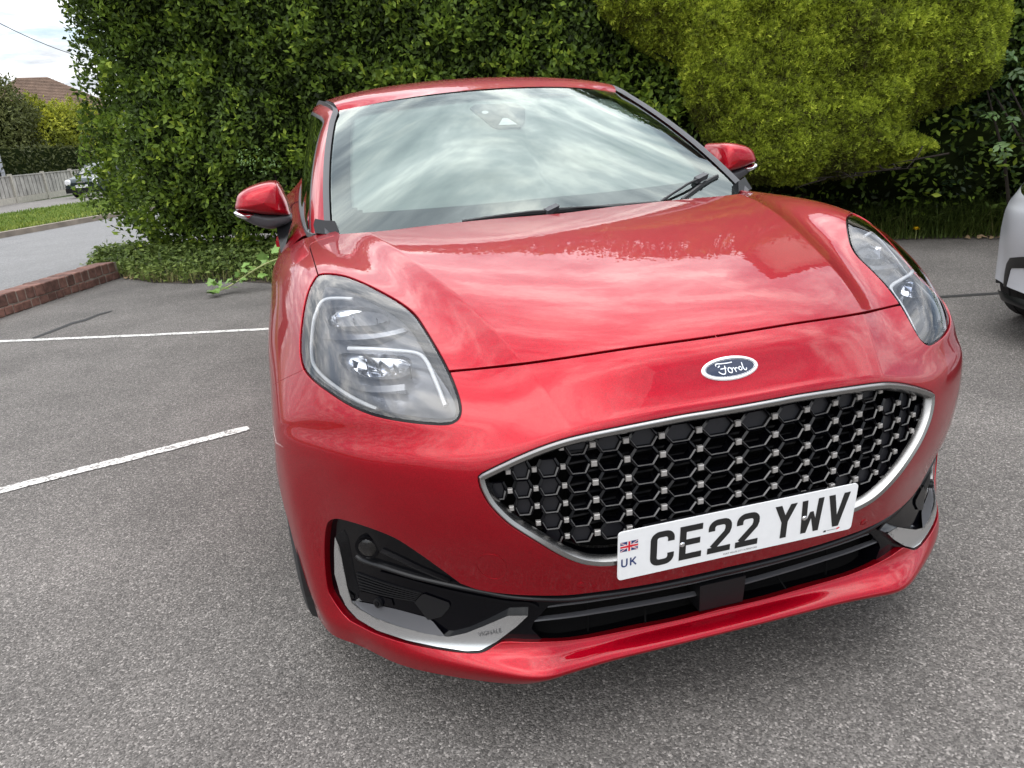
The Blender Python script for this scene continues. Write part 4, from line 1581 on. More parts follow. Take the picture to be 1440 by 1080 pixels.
# headlining and dark cabin walls
V = []
for i, (y, z) in enumerate(rc_s):
    for j in range(13):
        t = -1 + 2 * j / 12
        V.append((.55 * t, y + .05 + .16 * t * t * (1 - min(1, i / 14)), z - .022 - .04 * t * t))
mobj('headlining', V, flip(grid_faces(len(rc_s), 13)), M['lining'], car, smooth=True)
MB().add([(-.66, 3.30, .24), (.66, 3.30, .24), (.62, 3.30, 1.40), (-.62, 3.30, 1.40)], [(0, 1, 2, 3)]).build('rear_seat_back', M['interior'], car, smooth=False)
for s in (-1, 1):
    MB().add([(s * .71, 1.3, .25), (s * .71, 3.3, .25), (s * .715, 3.3, .98), (s * .715, 1.3, .96)], [(0, 1, 2, 3)]).build('door_lining', M['interior'], car, smooth=False)
# cabin inside
dash = MB()
V = []
for (y, z) in ((1.12, .97), (1.35, .985), (1.55, .98), (1.62, .93), (1.64, .75)):
    for x in np.linspace(-.72, .72, 13):
        V.append((x, y + .04 * (x / .72) ** 2, z + .012 * math.cos(x * 5)))
mobj('dashboard', V, grid_faces(5, 13), M['dash'], car, smooth=True)
swc, swn = np.array([-.36, 1.78, .93]), np.array([0, .92, .38])
th = np.linspace(0, 2 * math.pi, 33)
up = np.cross(swn, [1, 0, 0]); up /= np.linalg.norm(up)
wheel = MB().tube([swc + .185 * (math.cos(a) * np.array([1, 0, 0]) + math.sin(a) * up) for a in th], .016, 10, cap=False)
wheel.tube([swc, swc - up * .17], .02, 8).tube([swc - np.array([.17, 0, 0]), swc + np.array([.17, 0, 0])], .018, 8)
wheel.obox(swc - swn * .0, (.07, 0, 0), up * .055, swn * .02)
wheel.build('steering_wheel', M['interior'], car)
for x in (-.36, .36):
    st = MB()
    st.obox((x, 2.35, .55), (.24, 0, 0), (0, .26, 0), (0, 0, .10))
    st.obox((x, 2.62, .85), (.23, 0, 0), (0, .07, -.02), (0, .12, .30))
    st.obox((x, 2.74, 1.20), (.13, 0, 0), (0, .05, 0), (0, .02, .09))
    st.build('seat', M['seat'], car)

# ---- door mirrors


def mirror(s):
    def H(px, py, y): return at_y(px, py, y) * MX
    YM = 1.52
    cap = [(331.4, 293.8), (332, 283), (334.4, 274.5), (344, 266), (359.7, 259.5), (374, 256), (385.6, 255.5), (391, 258), (397, 267.3), (403, 280.5), (407, 295), (407.8, 302), (387.4, 302.2), (368, 301), (350, 298)]
    base = [(330.6, 296), (330.2, 301), (338, 305.8), (351, 313), (365.7, 319), (377.8, 321.5), (387.4, 320.9), (398, 317.8), (409.5, 311.8), (408, 301.5), (387.4, 301.7), (368, 300.5), (350, 297.5)]
    root = empty('door_mirror'); root.parent = car

    def pillow(out, name, mat, c, yb, yf, k=6):
        rim = np.array([H(a, b, YM) for a, b in out])
        cc = np.array(H(c[0], c[1], YM))
        V = []
        n = len(rim)
        prof = [(1.0, yb), (1.0, 0.0)] + [(math.cos(math.radians(90 * i / k)) ** .55, yf * math.sin(math.radians(90 * i / k))) for i in range(1, k)] + [(.02, yf)]
        rim = resample(catmull(rim, 4, True), .008, True)
        n = len(rim)
        for q, dy in prof:
            # keep the outline as seen from the camera: shrink about the centre, move towards the front
            V += [cc + (p - cc) * q + np.array([0, dy, 0]) for p in rim]
        f = grid_faces(len(prof), n, True)
        return put_side(name, V, f, mat, s, root, 50)
    pillow(cap, 'mirror_cap', M['red'], (372, 284), .10, -.075)
    pillow(base, 'mirror_housing', M['grey_plastic'], (378, 308), .10, -.045)
    lensp = [(330.4, 296), (329.8, 301), (338, 306), (351, 308), (356, 305), (362, 300.3), (350, 298)]
    pillow(lensp, 'mirror_indicator', M['reflector'], (345, 302), .02, -.052, 4)
    # glass on the back
    rim = np.array([H(a, b, YM) for a, b in cap]); cc = rim.mean(0)
    V = [cc + (p - cc) * .92 + np.array([0, .102, -.008]) for p in rim]
    put_side('mirror_glass', V, [tuple(range(len(V)))], M['chrome'], s, root, None)
    # stalk down to the door
    a = [H(389, 319, YM), H(411, 311, YM)]
    b = [np.array([.835, 1.42, .900]), np.array([.800, 1.42, .985])]
    V = []
    for k in range(6):
        t = k / 5
        p = np.array(a[0]) * (1 - t) + b[0] * t; q = np.array(a[1]) * (1 - t) + b[1] * t
        V += [p + np.array([0, -.018, 0]), q + np.array([0, -.018, 0]), q + np.array([0, .05, 0]), p + np.array([0, .05, 0])]
    f = grid_faces(6, 4, True)
    put_side('mirror_stalk', V, f, M['black_satin'], s, root, 30)
    return root


for s in (-1, 1): mirror(s)
# small bright badge on the side behind each front wheel arch
_bp = at_x(411, 370.5, -.874) * MX
for s in (-1, 1):
    p = _bp * (MX if s < 0 else 1)
    MB().obox(p, (.004, 0, 0), (0, .022, 0), (0, .004, .010)).build('side_badge', M['chrome'], car)

# ---- wipers


def wiper(name, arm, blade, r=.007):
    A = [cast_ws(*p, off=o) for *p, o in arm]
    B = [cast_ws(*p, off=o) for *p, o in blade]
    w = MB().tube(A, [r * 1.5] + [r] * (len(A) - 1), 8).build(name, M['black_satin'], car)
    V, f = sweep(np.array(B), np.tile([0, -.45, .89], (len(B), 1)), [(-.003, -.012), (.003, -.012), (.007, -.002), (.003, .005), (-.003, .005), (-.007, -.002)])
    mobj('wiper_blade', V, fix_orient(V, f), M['black_satin'], w, auto=20)
    c = A[-1]
    MB().obox(c, (.020, .004, .006), (-.003, .010, .003), (0, -.004, .008)).build('wiper_connector', M['grey_plastic'], w)
    return w


wiper('wiper', [(925, 288, .004), (945, 276, .012), (965, 265, .018), (983, 256, .016)], [(958, 283, .005), (972, 272, .006), (985, 262.5, .007), (997, 255, .007), (1008, 249.5, .006)], .0042)
wiper('wiper', [(905, 292, .004), (860, 293, .006), (820, 295, .008), (775, 297, .006)], [(650, 313, .003), (700, 306, .004), (745, 300.5, .005), (800, 296.5, .005), (860, 291, .004), (925, 286, .003)], .005)

# ---- wheels


def road_wheel(x, y, s, parent, r=.335, w=.215, mat_rim=None):
    root = empty('wheel', (x, y, r)); root.parent = parent
    prof = [(-.5, .66), (-.5, .90), (-.46, .965), (-.36, .995), (0, 1.0), (.36, .995), (.46, .965), (.5, .90), (.5, .66)]
    V = []
    k = 48
    for a, q in prof:
        for j in range(k):
            th = 2 * math.pi * j / k
            V.append((a * w, q * r * math.cos(th), q * r * math.sin(th)))
    f = grid_faces(len(prof), k, True)
    t = mobj('tyre', V, f, M['rubber'], root, auto=40)
    for gx in (-.2, .0, .2):                       # tread grooves
        V = []
        for dx, q in ((-.012, 1.002), (-.010, .985), (.010, .985), (.012, 1.002)):
            V += [((gx + dx) * w, q * r * math.cos(2 * math.pi * j / k), q * r * math.sin(2 * math.pi * j / k)) for j in range(k)]
        mobj('tread_groove', V, grid_faces(4, k, True), M['gap'], t, auto=40)
    ri_ = MB()
    ri_.tube([(-.4 * w, 0, 0), (.42 * w, 0, 0)], r * .67, 36)
    for j in range(5):
        a = 2 * math.pi * j / 5 + .3
        d = np.array([0, math.cos(a), math.sin(a)]); e = np.array([0, -math.sin(a), math.cos(a)])
        ri_.obox(np.array([s * .44 * w, 0, 0]) + d * r * .36, (.012, 0, 0), d * r * .32, e * .03)
    ri_.tube([(s * .40 * w, 0, 0), (s * .50 * w, 0, 0)], r * .17, 20)
    ri_.build('rim', M['rim'], root)
    return root


for yy in (.80, 3.385):
    for s in (-1, 1): road_wheel(s * .776, yy, s, car)
# dark wheel housings
for s in (-1, 1):
    for yy in (.80, 3.385):
        V = []
        for xx_ in (.60, .868):
            for j in range(25):
                a = math.pi * (-.08 + 1.16 * j / 24)
                V.append((xx_, yy + .375 * math.cos(a), .335 + .368 * math.sin(a)))
        put_side('wheel_housing', V, grid_faces(2, 25), M['black_matt'], s, car, 60)

# ------------------------------------------------------------------ ground and roads
def asphalt(name, base, stone=130.0, contrast=0.5, bump=0.5, warm=(1.0, .965, .93), blotch=0.14):
    m, nt, b, N, L = new_mat(name)
    b.inputs['Roughness'].default_value = 0.86
    b.inputs['Specular IOR Level'].default_value = 0.25
    tc = N('ShaderNodeTexCoord')
    v = N('ShaderNodeTexVoronoi'); v.inputs['Scale'].default_value = stone; v.inputs['Randomness'].default_value = 1.0
    L(tc.outputs['Object'], v.inputs['Vector'])
    sep = N('ShaderNodeSeparateColor'); L(v.outputs['Color'], sep.inputs[0])
    r1 = N('ShaderNodeValToRGB')
    e = r1.color_ramp.elements
    e[0].position = 0.0; e[0].color = (1 - contrast * .9,) * 3 + (1,)
    e[1].position = 1.0; e[1].color = (1 + contrast * 1.5,) * 3 + (1,)
    k = e.new(.62); k.color = (1 - contrast * .22,) * 3 + (1,)
    k = e.new(.90); k.color = (1 + contrast * .25,) * 3 + (1,)
    L(sep.outputs[0], r1.inputs[0])
    v2 = N('ShaderNodeTexNoise'); v2.inputs['Scale'].default_value = stone * 3.2; v2.inputs['Detail'].default_value = 3
    L(tc.outputs['Object'], v2.inputs['Vector'])
    r2 = N('ShaderNodeMapRange'); r2.inputs['From Min'].default_value = .3; r2.inputs['From Max'].default_value = .7
    r2.inputs['To Min'].default_value = .72; r2.inputs['To Max'].default_value = 1.28
    L(v2.outputs['Fac'], r2.inputs['Value'])
    n = N('ShaderNodeTexNoise'); n.inputs['Scale'].default_value = 1.3; n.inputs['Detail'].default_value = 7; n.inputs['Roughness'].default_value = .62
    L(tc.outputs['Object'], n.inputs['Vector'])
    r3 = N('ShaderNodeMapRange'); r3.inputs['From Min'].default_value = .3; r3.inputs['From Max'].default_value = .7
    r3.inputs['To Min'].default_value = 1 - blotch; r3.inputs['To Max'].default_value = 1 + blotch
    L(n.outputs['Fac'], r3.inputs['Value'])
    col = N('ShaderNodeVectorMath'); col.operation = 'SCALE'; col.inputs[0].default_value = tuple(base * k for k in warm)
    L(r3.outputs[0], col.inputs['Scale'])
    c2 = N('ShaderNodeVectorMath'); c2.operation = 'MULTIPLY'; L(col.outputs[0], c2.inputs[0]); L(r1.outputs[0], c2.inputs[1])
    c3 = N('ShaderNodeVectorMath'); c3.operation = 'SCALE'; L(c2.outputs[0], c3.inputs[0]); L(r2.outputs[0], c3.inputs['Scale'])
    L(c3.outputs[0], b.inputs['Base Color'])
    mxh = N('ShaderNodeMath'); mxh.operation = 'MULTIPLY_ADD'; mxh.inputs[1].default_value = -0.9
    L(v.outputs['Distance'], mxh.inputs[0]); L(sep.outputs[1], mxh.inputs[2])
    bp = N('ShaderNodeBump'); bp.inputs['Strength'].default_value = bump; bp.inputs['Distance'].default_value = 0.004
    L(mxh.outputs[0], bp.inputs['Height']); L(bp.outputs[0], b.inputs['Normal'])
    return m


M['tarmac'] = asphalt('car_park_tarmac', 0.172, 225, .66, .55, warm=(1.0, .92, .845), blotch=.22)
M['road'] = asphalt('road_asphalt', 0.20, 90, .3, .3, warm=(1.0, .985, .97), blotch=.07)
M['pavement'] = asphalt('pavement_tarmac', 0.19, 80, .25, .2, warm=(1.0, .93, .86), blotch=.1)
M['soil'] = plain('bare_soil', (0.055, 0.042, 0.03), 0.95, noise=.4, nscale=9, bump=.6, bscale=40)
M['verge_soil'] = plain('turf_base', (0.05, 0.075, 0.018), 0.95, noise=.35, nscale=4)
M['kerb'] = plain('dirty_kerb_stone', (0.24, 0.20, 0.16), 0.9, noise=.3, nscale=3, bump=.2, bscale=60)
M['concrete'] = plain('weathered_concrete', (0.42, 0.39, 0.33), 0.9, noise=.18, nscale=12, bump=.2, bscale=60)


def worn_paint(name):
    m, nt, b, N, L = new_mat(name)
    b.inputs['Roughness'].default_value = 0.75
    tc = N('ShaderNodeTexCoord')
    v = N('ShaderNodeTexVoronoi'); v.inputs['Scale'].default_value = 110
    L(tc.outputs['Object'], v.inputs['Vector'])
    n = N('ShaderNodeTexNoise'); n.inputs['Scale'].default_value = 14; n.inputs['Detail'].default_value = 8; n.inputs['Roughness'].default_value = .7
    L(tc.outputs['Object'], n.inputs['Vector'])
    sep = N('ShaderNodeSeparateColor'); L(v.outputs['Color'], sep.inputs[0])
    ad = N('ShaderNodeMath'); ad.operation = 'MULTIPLY_ADD'; ad.inputs[1].default_value = .5
    L(sep.outputs[0], ad.inputs[0]); L(n.outputs['Fac'], ad.inputs[2])
    r = N('ShaderNodeValToRGB')
    e = r.color_ramp.elements
    e[0].position = .78; e[0].color = (.66, .64, .60, 1); e[1].position = .93; e[1].color = (.22, .205, .19, 1)
    L(ad.outputs[0], r.inputs[0]); L(r.outputs[0], b.inputs['Base Color'])
    bp = N('ShaderNodeBump'); bp.inputs['Strength'].default_value = .5; bp.inputs['Distance'].default_value = .003
    L(v.outputs['Distance'], bp.inputs['Height']); L(bp.outputs[0], b.inputs['Normal'])
    return m


M['line_paint'] = worn_paint('worn_white_line')


def sheet(name, pts, z, mat, kind='structure', label=None, cat=None):
    V = [(p[0], p[1], z) for p in pts]
    a = sum(V[i][0] * V[(i + 1) % len(V)][1] - V[(i + 1) % len(V)][0] * V[i][1] for i in range(len(V)))
    f = tuple(range(len(V))) if a > 0 else tuple(reversed(range(len(V))))
    o = mobj(name, V, [f], mat)
    return tag(o, label, cat, None, kind)


sheet('ground', [(-1500, -1500), (1500, -1500), (1500, 1500), (-1500, 1500)], -0.03, M['verge_soil'])
DR = np.array([.42, .9075]); DN = np.array([.9075, -.42])       # along / across the street


def street(a, w): return DN * a + DR * w


def band(name, a0, a1, w0, w1, z, mat):
    return sheet(name, [street(a0, w0), street(a1, w0), street(a1, w1), street(a0, w1)], z, mat)


band('car_park', -6.9, 40, -40, 60, 0.0, M['tarmac'])
band('road', -12.36, -6.9, -120, 160, -0.004, M['road'])
band('service_road', -23.2, -17.2, -120, 160, 0.0, M['pavement'])
# kerb and verge across the road
kb = MB()
for a0, a1, z in ((-12.5, -12.36, .10),):
    p = [street(a0, -120), street(a1, -120), street(a1, 160), street(a0, 160)]
    V = [(q[0], q[1], -.05) for q in p] + [(q[0], q[1], z) for q in p]
    kb.add(V, [(4, 5, 6, 7), (1, 2, 6, 5), (0, 4, 7, 3)])
tag(kb.build('kerb', M['kerb'], None, smooth=False), kind='structure')
band('verge', -17.2, -12.5, -120, 160, 0.09, M['verge_soil'])

# white bay lines (quads set out on the ground)


def ground_poly(name, px, z, mat, label=None, cat=None):
    return sheet(name, [at_ground(a, b)[:2] for a, b in px], z, mat, None, label, cat)


def painted_line(pts, w, name, label):
    p = [at_ground(*q)[:2] for q in pts]
    p = resample(np.array(p), .06)
    t = np.gradient(p, axis=0); t /= np.linalg.norm(t, axis=1)[:, None]
    nrm = np.stack([-t[:, 1], t[:, 0]], 1)
    r = np.random.RandomState(3)
    wl = w / 2 + r.normal(0, .0022, len(p)); wr = w / 2 + r.normal(0, .0022, len(p))
    wl[0] = wr[0] = w * .42; wl[-1] = wr[-1] = w * .42
    V = [(*(p[i] + nrm[i] * wl[i]), .004) for i in range(len(p))] + [(*(p[i] - nrm[i] * wr[i]), .004) for i in range(len(p))]
    k = len(p)
    f = [(k + i, k + i + 1, i + 1, i) for i in range(k - 1)]
    return tag(mobj(name, V, f, M['line_paint']), label, 'line')


painted_line([(-140, 487), (0, 480.5), (200, 472), (400, 462), (520, 455)], .062, 'bay_line', 'long white painted line running from beside the brick wall behind the red car')
painted_line([(-160, 737), (0, 690.5), (175, 647), (350, 602.5)], .070, 'bay_line', 'short worn white bay line ending beside the red car')
# tar seam and a painted shadow line on the right
M['tar'] = plain('seam_and_shadow_line', (0.02, 0.019, 0.018), 0.8)  # tar colour, used for the painted shadow line as well
ground_poly('seam_and_shadow_line', [(45, 475.5), (72, 465), (100, 454), (118, 449.5), (140, 441), (158, 437), (156, 439), (140, 443.5), (120, 452), (103, 456), (75, 467), (47, 477)], .003, M['tar'], 'dark tar seam in the tarmac beside the brick wall', 'seam')
ground_poly('seam_and_shadow_line', [(1180, 425), (1330, 416), (1440, 409), (1560, 402), (1560, 404.5), (1440, 412), (1330, 419), (1180, 428)], .003, M['tar'], 'straight shadow line painted on the tarmac between the red and white cars', 'seam')

# ------------------------------------------------------------------ low brick wall
WALL_A = at_ground(-60, 468)[:2]; WALL_B = at_ground(172, 390)[:2]
wd = (WALL_B - WALL_A) / np.linalg.norm(WALL_B - WALL_A); wn = np.array([-wd[1], wd[0]])       # wn: away from the camera, to the road
if wn[0] > 0: wn = -wn
wl_len = np.linalg.norm(WALL_B - WALL_A)
brick_wall = tag(empty('brick_wall', (WALL_A[0], WALL_A[1], 0)), 'low red brick edging wall between car park and road', 'wall')


def brick_mat(name, col):
    m, nt, b, N, L = new_mat(name)
    b.inputs['Roughness'].default_value = 0.9
    tc = N('ShaderNodeTexCoord'); oi = N('ShaderNodeObjectInfo')
    n = N('ShaderNodeTexNoise'); n.inputs['Scale'].default_value = 18; n.inputs['Detail'].default_value = 7
    ad = N('ShaderNodeVectorMath'); ad.operation = 'ADD'
    L(tc.outputs['Object'], ad.inputs[0]); L(oi.outputs['Location'], ad.inputs[1]); L(ad.outputs[0], n.inputs['Vector'])
    r = N('ShaderNodeMapRange'); r.inputs['From Min'].default_value = .3; r.inputs['From Max'].default_value = .7; r.inputs['To Min'].default_value = .6; r.inputs['To Max'].default_value = 1.4
    L(n.outputs['Fac'], r.inputs['Value'])
    r2 = N('ShaderNodeMapRange'); r2.inputs['To Min'].default_value = .7; r2.inputs['To Max'].default_value = 1.3
    L(oi.outputs['Random'], r2.inputs['Value'])
    mu = N('ShaderNodeMath'); mu.operation = 'MULTIPLY'; L(r.outputs[0], mu.inputs[0]); L(r2.outputs[0], mu.inputs[1])
    c = N('ShaderNodeVectorMath'); c.operation = 'SCALE'; c.inputs[0].default_value = col
    L(mu.outputs[0], c.inputs['Scale']); L(c.outputs[0], b.inputs['Base Color'])
    bp = N('ShaderNodeBump'); bp.inputs['Strength'].default_value = .5; bp.inputs['Distance'].default_value = .006
    L(n.outputs['Fac'], bp.inputs['Height']); L(bp.outputs[0], b.inputs['Normal'])
    return m


M['brick'] = brick_mat('old_red_brick', (0.165, 0.080, 0.060))
M['mortar'] = plain('lime_mortar', (0.26, 0.21, 0.17), 0.95, noise=.25, nscale=30, bump=.3, bscale=90)


def brick_mesh(l, d, h, seed):
    bm = bmesh.new()
    bmesh.ops.create_cube(bm, size=1.0)
    r = random.Random(seed)
    for v in bm.verts:
        v.co.x = v.co.x * l + r.uniform(-.003, .003); v.co.y = v.co.y * d + r.uniform(-.003, .003); v.co.z = v.co.z * h + r.uniform(-.003, .003)
    bmesh.ops.bevel(bm, geom=list(bm.edges), offset=.007, segments=1, affect='EDGES')
    me = bpy.data.meshes.new('brick')
    bm.to_mesh(me); bm.free()
    me.materials.append(M['brick'])
    return me


top_me = [brick_mesh(.108, .215, .105, i) for i in range(4)]
low_me = [brick_mesh(.108, .215, .075, 10 + i) for i in range(4)]
ang = math.atan2(wd[1], wd[0])
WD = .215
u = -1.2
i = 0
while u < wl_len - .05:
    for zc, mes in ((.038, low_me), (.138, top_me)):
        o = bpy.data.objects.new('brick', mes[rng.randrange(4)])
        COL.objects.link(o); o.parent = brick_wall
        p = wd * (u + (.05 if zc < .1 and False else 0) + rng.uniform(-.003, .003)) + wn * (WD / 2 + rng.uniform(-.006, .006))
        if zc < .1: p = p + wd * .035
        o.location = (p[0], p[1], zc + rng.uniform(-.003, .003))
        o.rotation_euler = (rng.uniform(-.02, .02), rng.uniform(-.02, .02), ang + rng.uniform(-.03, .03))
    u += .119
    i += 1
mm = MB().obox((*(wd * (wl_len / 2 - .6) + wn * WD / 2), .088), np.array([*(wd * (wl_len / 2 + .56)), 0]), np.array([*(wn * .099), 0]), (0, 0, .094))
mm.build('mortar', M['mortar'], brick_wall, smooth=False)
# concrete haunch behind the wall top
hb = MB().obox((*(wd * (wl_len / 2 - .6) + wn * (WD + .10)), .06), np.array([*(wd * (wl_len / 2 + .6)), 0]), np.array([*(wn * .09), 0]), (0, 0, .065))
hb.build('haunch', M['concrete'], brick_wall, smooth=False)

# ------------------------------------------------------------------ foliage


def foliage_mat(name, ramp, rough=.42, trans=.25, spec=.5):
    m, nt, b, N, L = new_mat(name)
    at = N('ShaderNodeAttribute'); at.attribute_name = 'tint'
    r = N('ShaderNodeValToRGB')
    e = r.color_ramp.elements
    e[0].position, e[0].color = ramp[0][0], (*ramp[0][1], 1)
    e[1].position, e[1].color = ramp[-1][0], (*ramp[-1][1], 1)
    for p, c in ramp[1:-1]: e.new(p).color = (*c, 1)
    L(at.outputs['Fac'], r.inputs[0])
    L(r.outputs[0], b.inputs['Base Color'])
    b.inputs['Roughness'].default_value = rough
    b.inputs['Specular IOR Level'].default_value = spec
    tl = N('ShaderNodeBsdfTranslucent'); L(r.outputs[0], tl.inputs[0])
    mx = N('ShaderNodeMixShader'); mx.inputs[0].default_value = trans
    out = nt.nodes['Material Output']
    L(b.outputs[0], mx.inputs[1]); L(tl.outputs[0], mx.inputs[2]); L(mx.outputs[0], out.inputs[0])
    return m


M['privet'] = foliage_mat('broad_leaf', [(0, (.018, .030, .006)), (.35, (.078, .130, .018)), (.7, (.185, .275, .030)), (1, (.36, .45, .055))], .55, .35, .25)
M['conifer'] = foliage_mat('conifer_spray', [(0, (.05, .040, .018)), (.3, (.14, .18, .020)), (.65, (.33, .41, .036)), (1, (.60, .66, .08))], .6, .35, .2)
M['shrub'] = foliage_mat('shrub_leaf', [(0, (.012, .03, .010)), (.5, (.04, .085, .022)), (1, (.13, .22, .06))], .45, .3)
M['weed'] = foliage_mat('weed_leaf', [(0, (.03, .05, .012)), (.5, (.085, .13, .026)), (1, (.22, .28, .07))], .55, .3, .25)
M['grass'] = foliage_mat('grass_blade', [(0, (.030, .040, .012)), (.45, (.07, .11, .022)), (.8, (.13, .18, .04)), (1, (.26, .24, .10))], .6, .3, .2)
M['verge_grass'] = foliage_mat('verge_grass', [(0, (.06, .10, .02)), (.5, (.13, .20, .03)), (1, (.27, .30, .06))], .6, .3, .2)
M['bark'] = plain('bark', (0.055, 0.04, 0.03), .9, noise=.35, nscale=30, bump=.5, bscale=80)
M['dark_bark'] = plain('dark_bark', (0.022, 0.016, 0.012), .95, noise=.3, nscale=30)
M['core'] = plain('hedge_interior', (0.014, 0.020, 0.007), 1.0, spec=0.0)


def raw_mesh(name, V, tris, tint, mat, parent=None, quads=False):
    me = bpy.data.meshes.new(name)
    V = np.asarray(V, np.float32); tris = np.asarray(tris, np.int32)
    k = tris.shape[1]
    me.vertices.add(len(V)); me.vertices.foreach_set('co', V.ravel())
    me.loops.add(tris.size); me.loops.foreach_set('vertex_index', tris.ravel())
    me.polygons.add(len(tris)); me.polygons.foreach_set('loop_start', np.arange(0, tris.size, k, dtype=np.int32))
    me.polygons.foreach_set('loop_total', np.full(len(tris), k, np.int32))
    me.update(calc_edges=True)
    a = me.attributes.new('tint', 'FLOAT', 'POINT')
    a.data.foreach_set('value', np.asarray(tint, np.float32))
    return link_mesh(name, me, mat, parent)


def unit(a): return a / (np.linalg.norm(a, axis=-1, keepdims=True) + 1e-9)


def leaves(P, Nn, ax, ln, wd_, tint, fold=.25):
    """folded leaf of four triangles at each point: P base, ax direction of growth, Nn face normal"""
    ax = unit(ax); Nn = unit(Nn - ax * (Nn * ax).sum(1, keepdims=True)); sd = np.cross(ax, Nn)
    ln = ln[:, None]; wd_ = wd_[:, None]
    b = P; m = P + ax * ln * .5 - Nn * wd_ * fold; t = P + ax * ln - Nn * wd_ * fold * .6
    l = P + ax * ln * .45 + sd * wd_ * .5; r = P + ax * ln * .45 - sd * wd_ * .5
    V = np.stack([b, l, m, r, t], 1).reshape(-1, 3)
    k = np.arange(len(P))[:, None] * 5
    T = np.concatenate([k + np.array([[0, 2, 1]]), k + np.array([[0, 3, 2]]), k + np.array([[1, 2, 4]]), k + np.array([[2, 3, 4]])])
    return V, T, np.repeat(tint, 5)


def vnoise(x, y, seed, sc):
    """smooth value noise, vectorised"""
    r = np.random.RandomState(seed); G = r.rand(64, 64)
    x = np.asarray(x) * sc + 17.3; y = np.asarray(y) * sc + 9.1
    xi = np.floor(x).astype(int); yi = np.floor(y).astype(int)
    fx = x - xi; fy = y - yi
    fx = fx * fx * (3 - 2 * fx); fy = fy * fy * (3 - 2 * fy)
    g = lambda a, b: G[a % 64, b % 64]
    return (g(xi, yi) * (1 - fx) + g(xi + 1, yi) * fx) * (1 - fy) + (g(xi, yi + 1) * (1 - fx) + g(xi + 1, yi + 1) * fx) * fy


HO = np.array([-3.1, 8.6]); HD = np.array([.908, -.419]); HN = np.array([-.419, -.908])


def hplane(s_, t_, z):
    s_ = np.asarray(s_); t_ = np.asarray(t_)
    return np.stack([HO[0] + HD[0] * s_ + HN[0] * t_, HO[1] + HD[1] * s_ + HN[1] * t_, np.asarray(z) + 0 * s_], -1)


def plane_hit(px, py, t_):
    d = ray_dir(px, py)
    n = np.array([HN[0], HN[1], 0])
    q = np.array([*(HO + HN * t_), 0])
    k = np.dot(q - CAM_C, n) / np.dot(d, n)
    p = CAM_C + d * k
    return np.dot(p[:2] - HO, HD), p[2]


HN3 = np.array([HN[0], HN[1], 0]); HD3 = np.array([HD[0], HD[1], 0]); UP3 = np.array([0, 0, 1.0])
S_LEFT = plane_hit(104, 150, .3)[0]
HEDGE_H = 3.9


def hedge_t(s_, z):
    """front face of the broad-leaved hedge"""
    e = np.clip((s_ - S_LEFT) / .9, 0, 1)
    t = .45 - .9 * (1 - np.sqrt(np.clip(1 - (1 - e) ** 2, 0, 1)))
    lo = np.clip((.75 - z) / .75, 0, 1)
    t = t - .55 * lo ** 1.5
    hi = np.clip((z - (HEDGE_H - .5)) / .5, 0, 1)
    t = t - .5 * hi ** 2
    t = t + .26 * (vnoise(s_, z, 1, 1.3) - .5) + .20 * (vnoise(s_, z, 2, 3.1) - .5)
    return t


# conifer hedge: outline set out on its face plane
CT = .95
CON_PX = [(800, -170), (838, 10), (895, 62), (955, 95), (968, 150), (992, 196), (1030, 232), (1050, 262), (1105, 268), (1165, 262), (1245, 248), (1305, 230), (1347, 210), (1330, 196), (1298, 184), (1345, 152), (1398, 136), (1432, 108), (1446, 50), (1470, -170)]
CON_POLY = np.array([plane_hit(a, b, CT) for a, b in CON_PX])
CON_TOP = CON_POLY[:, 1].max()


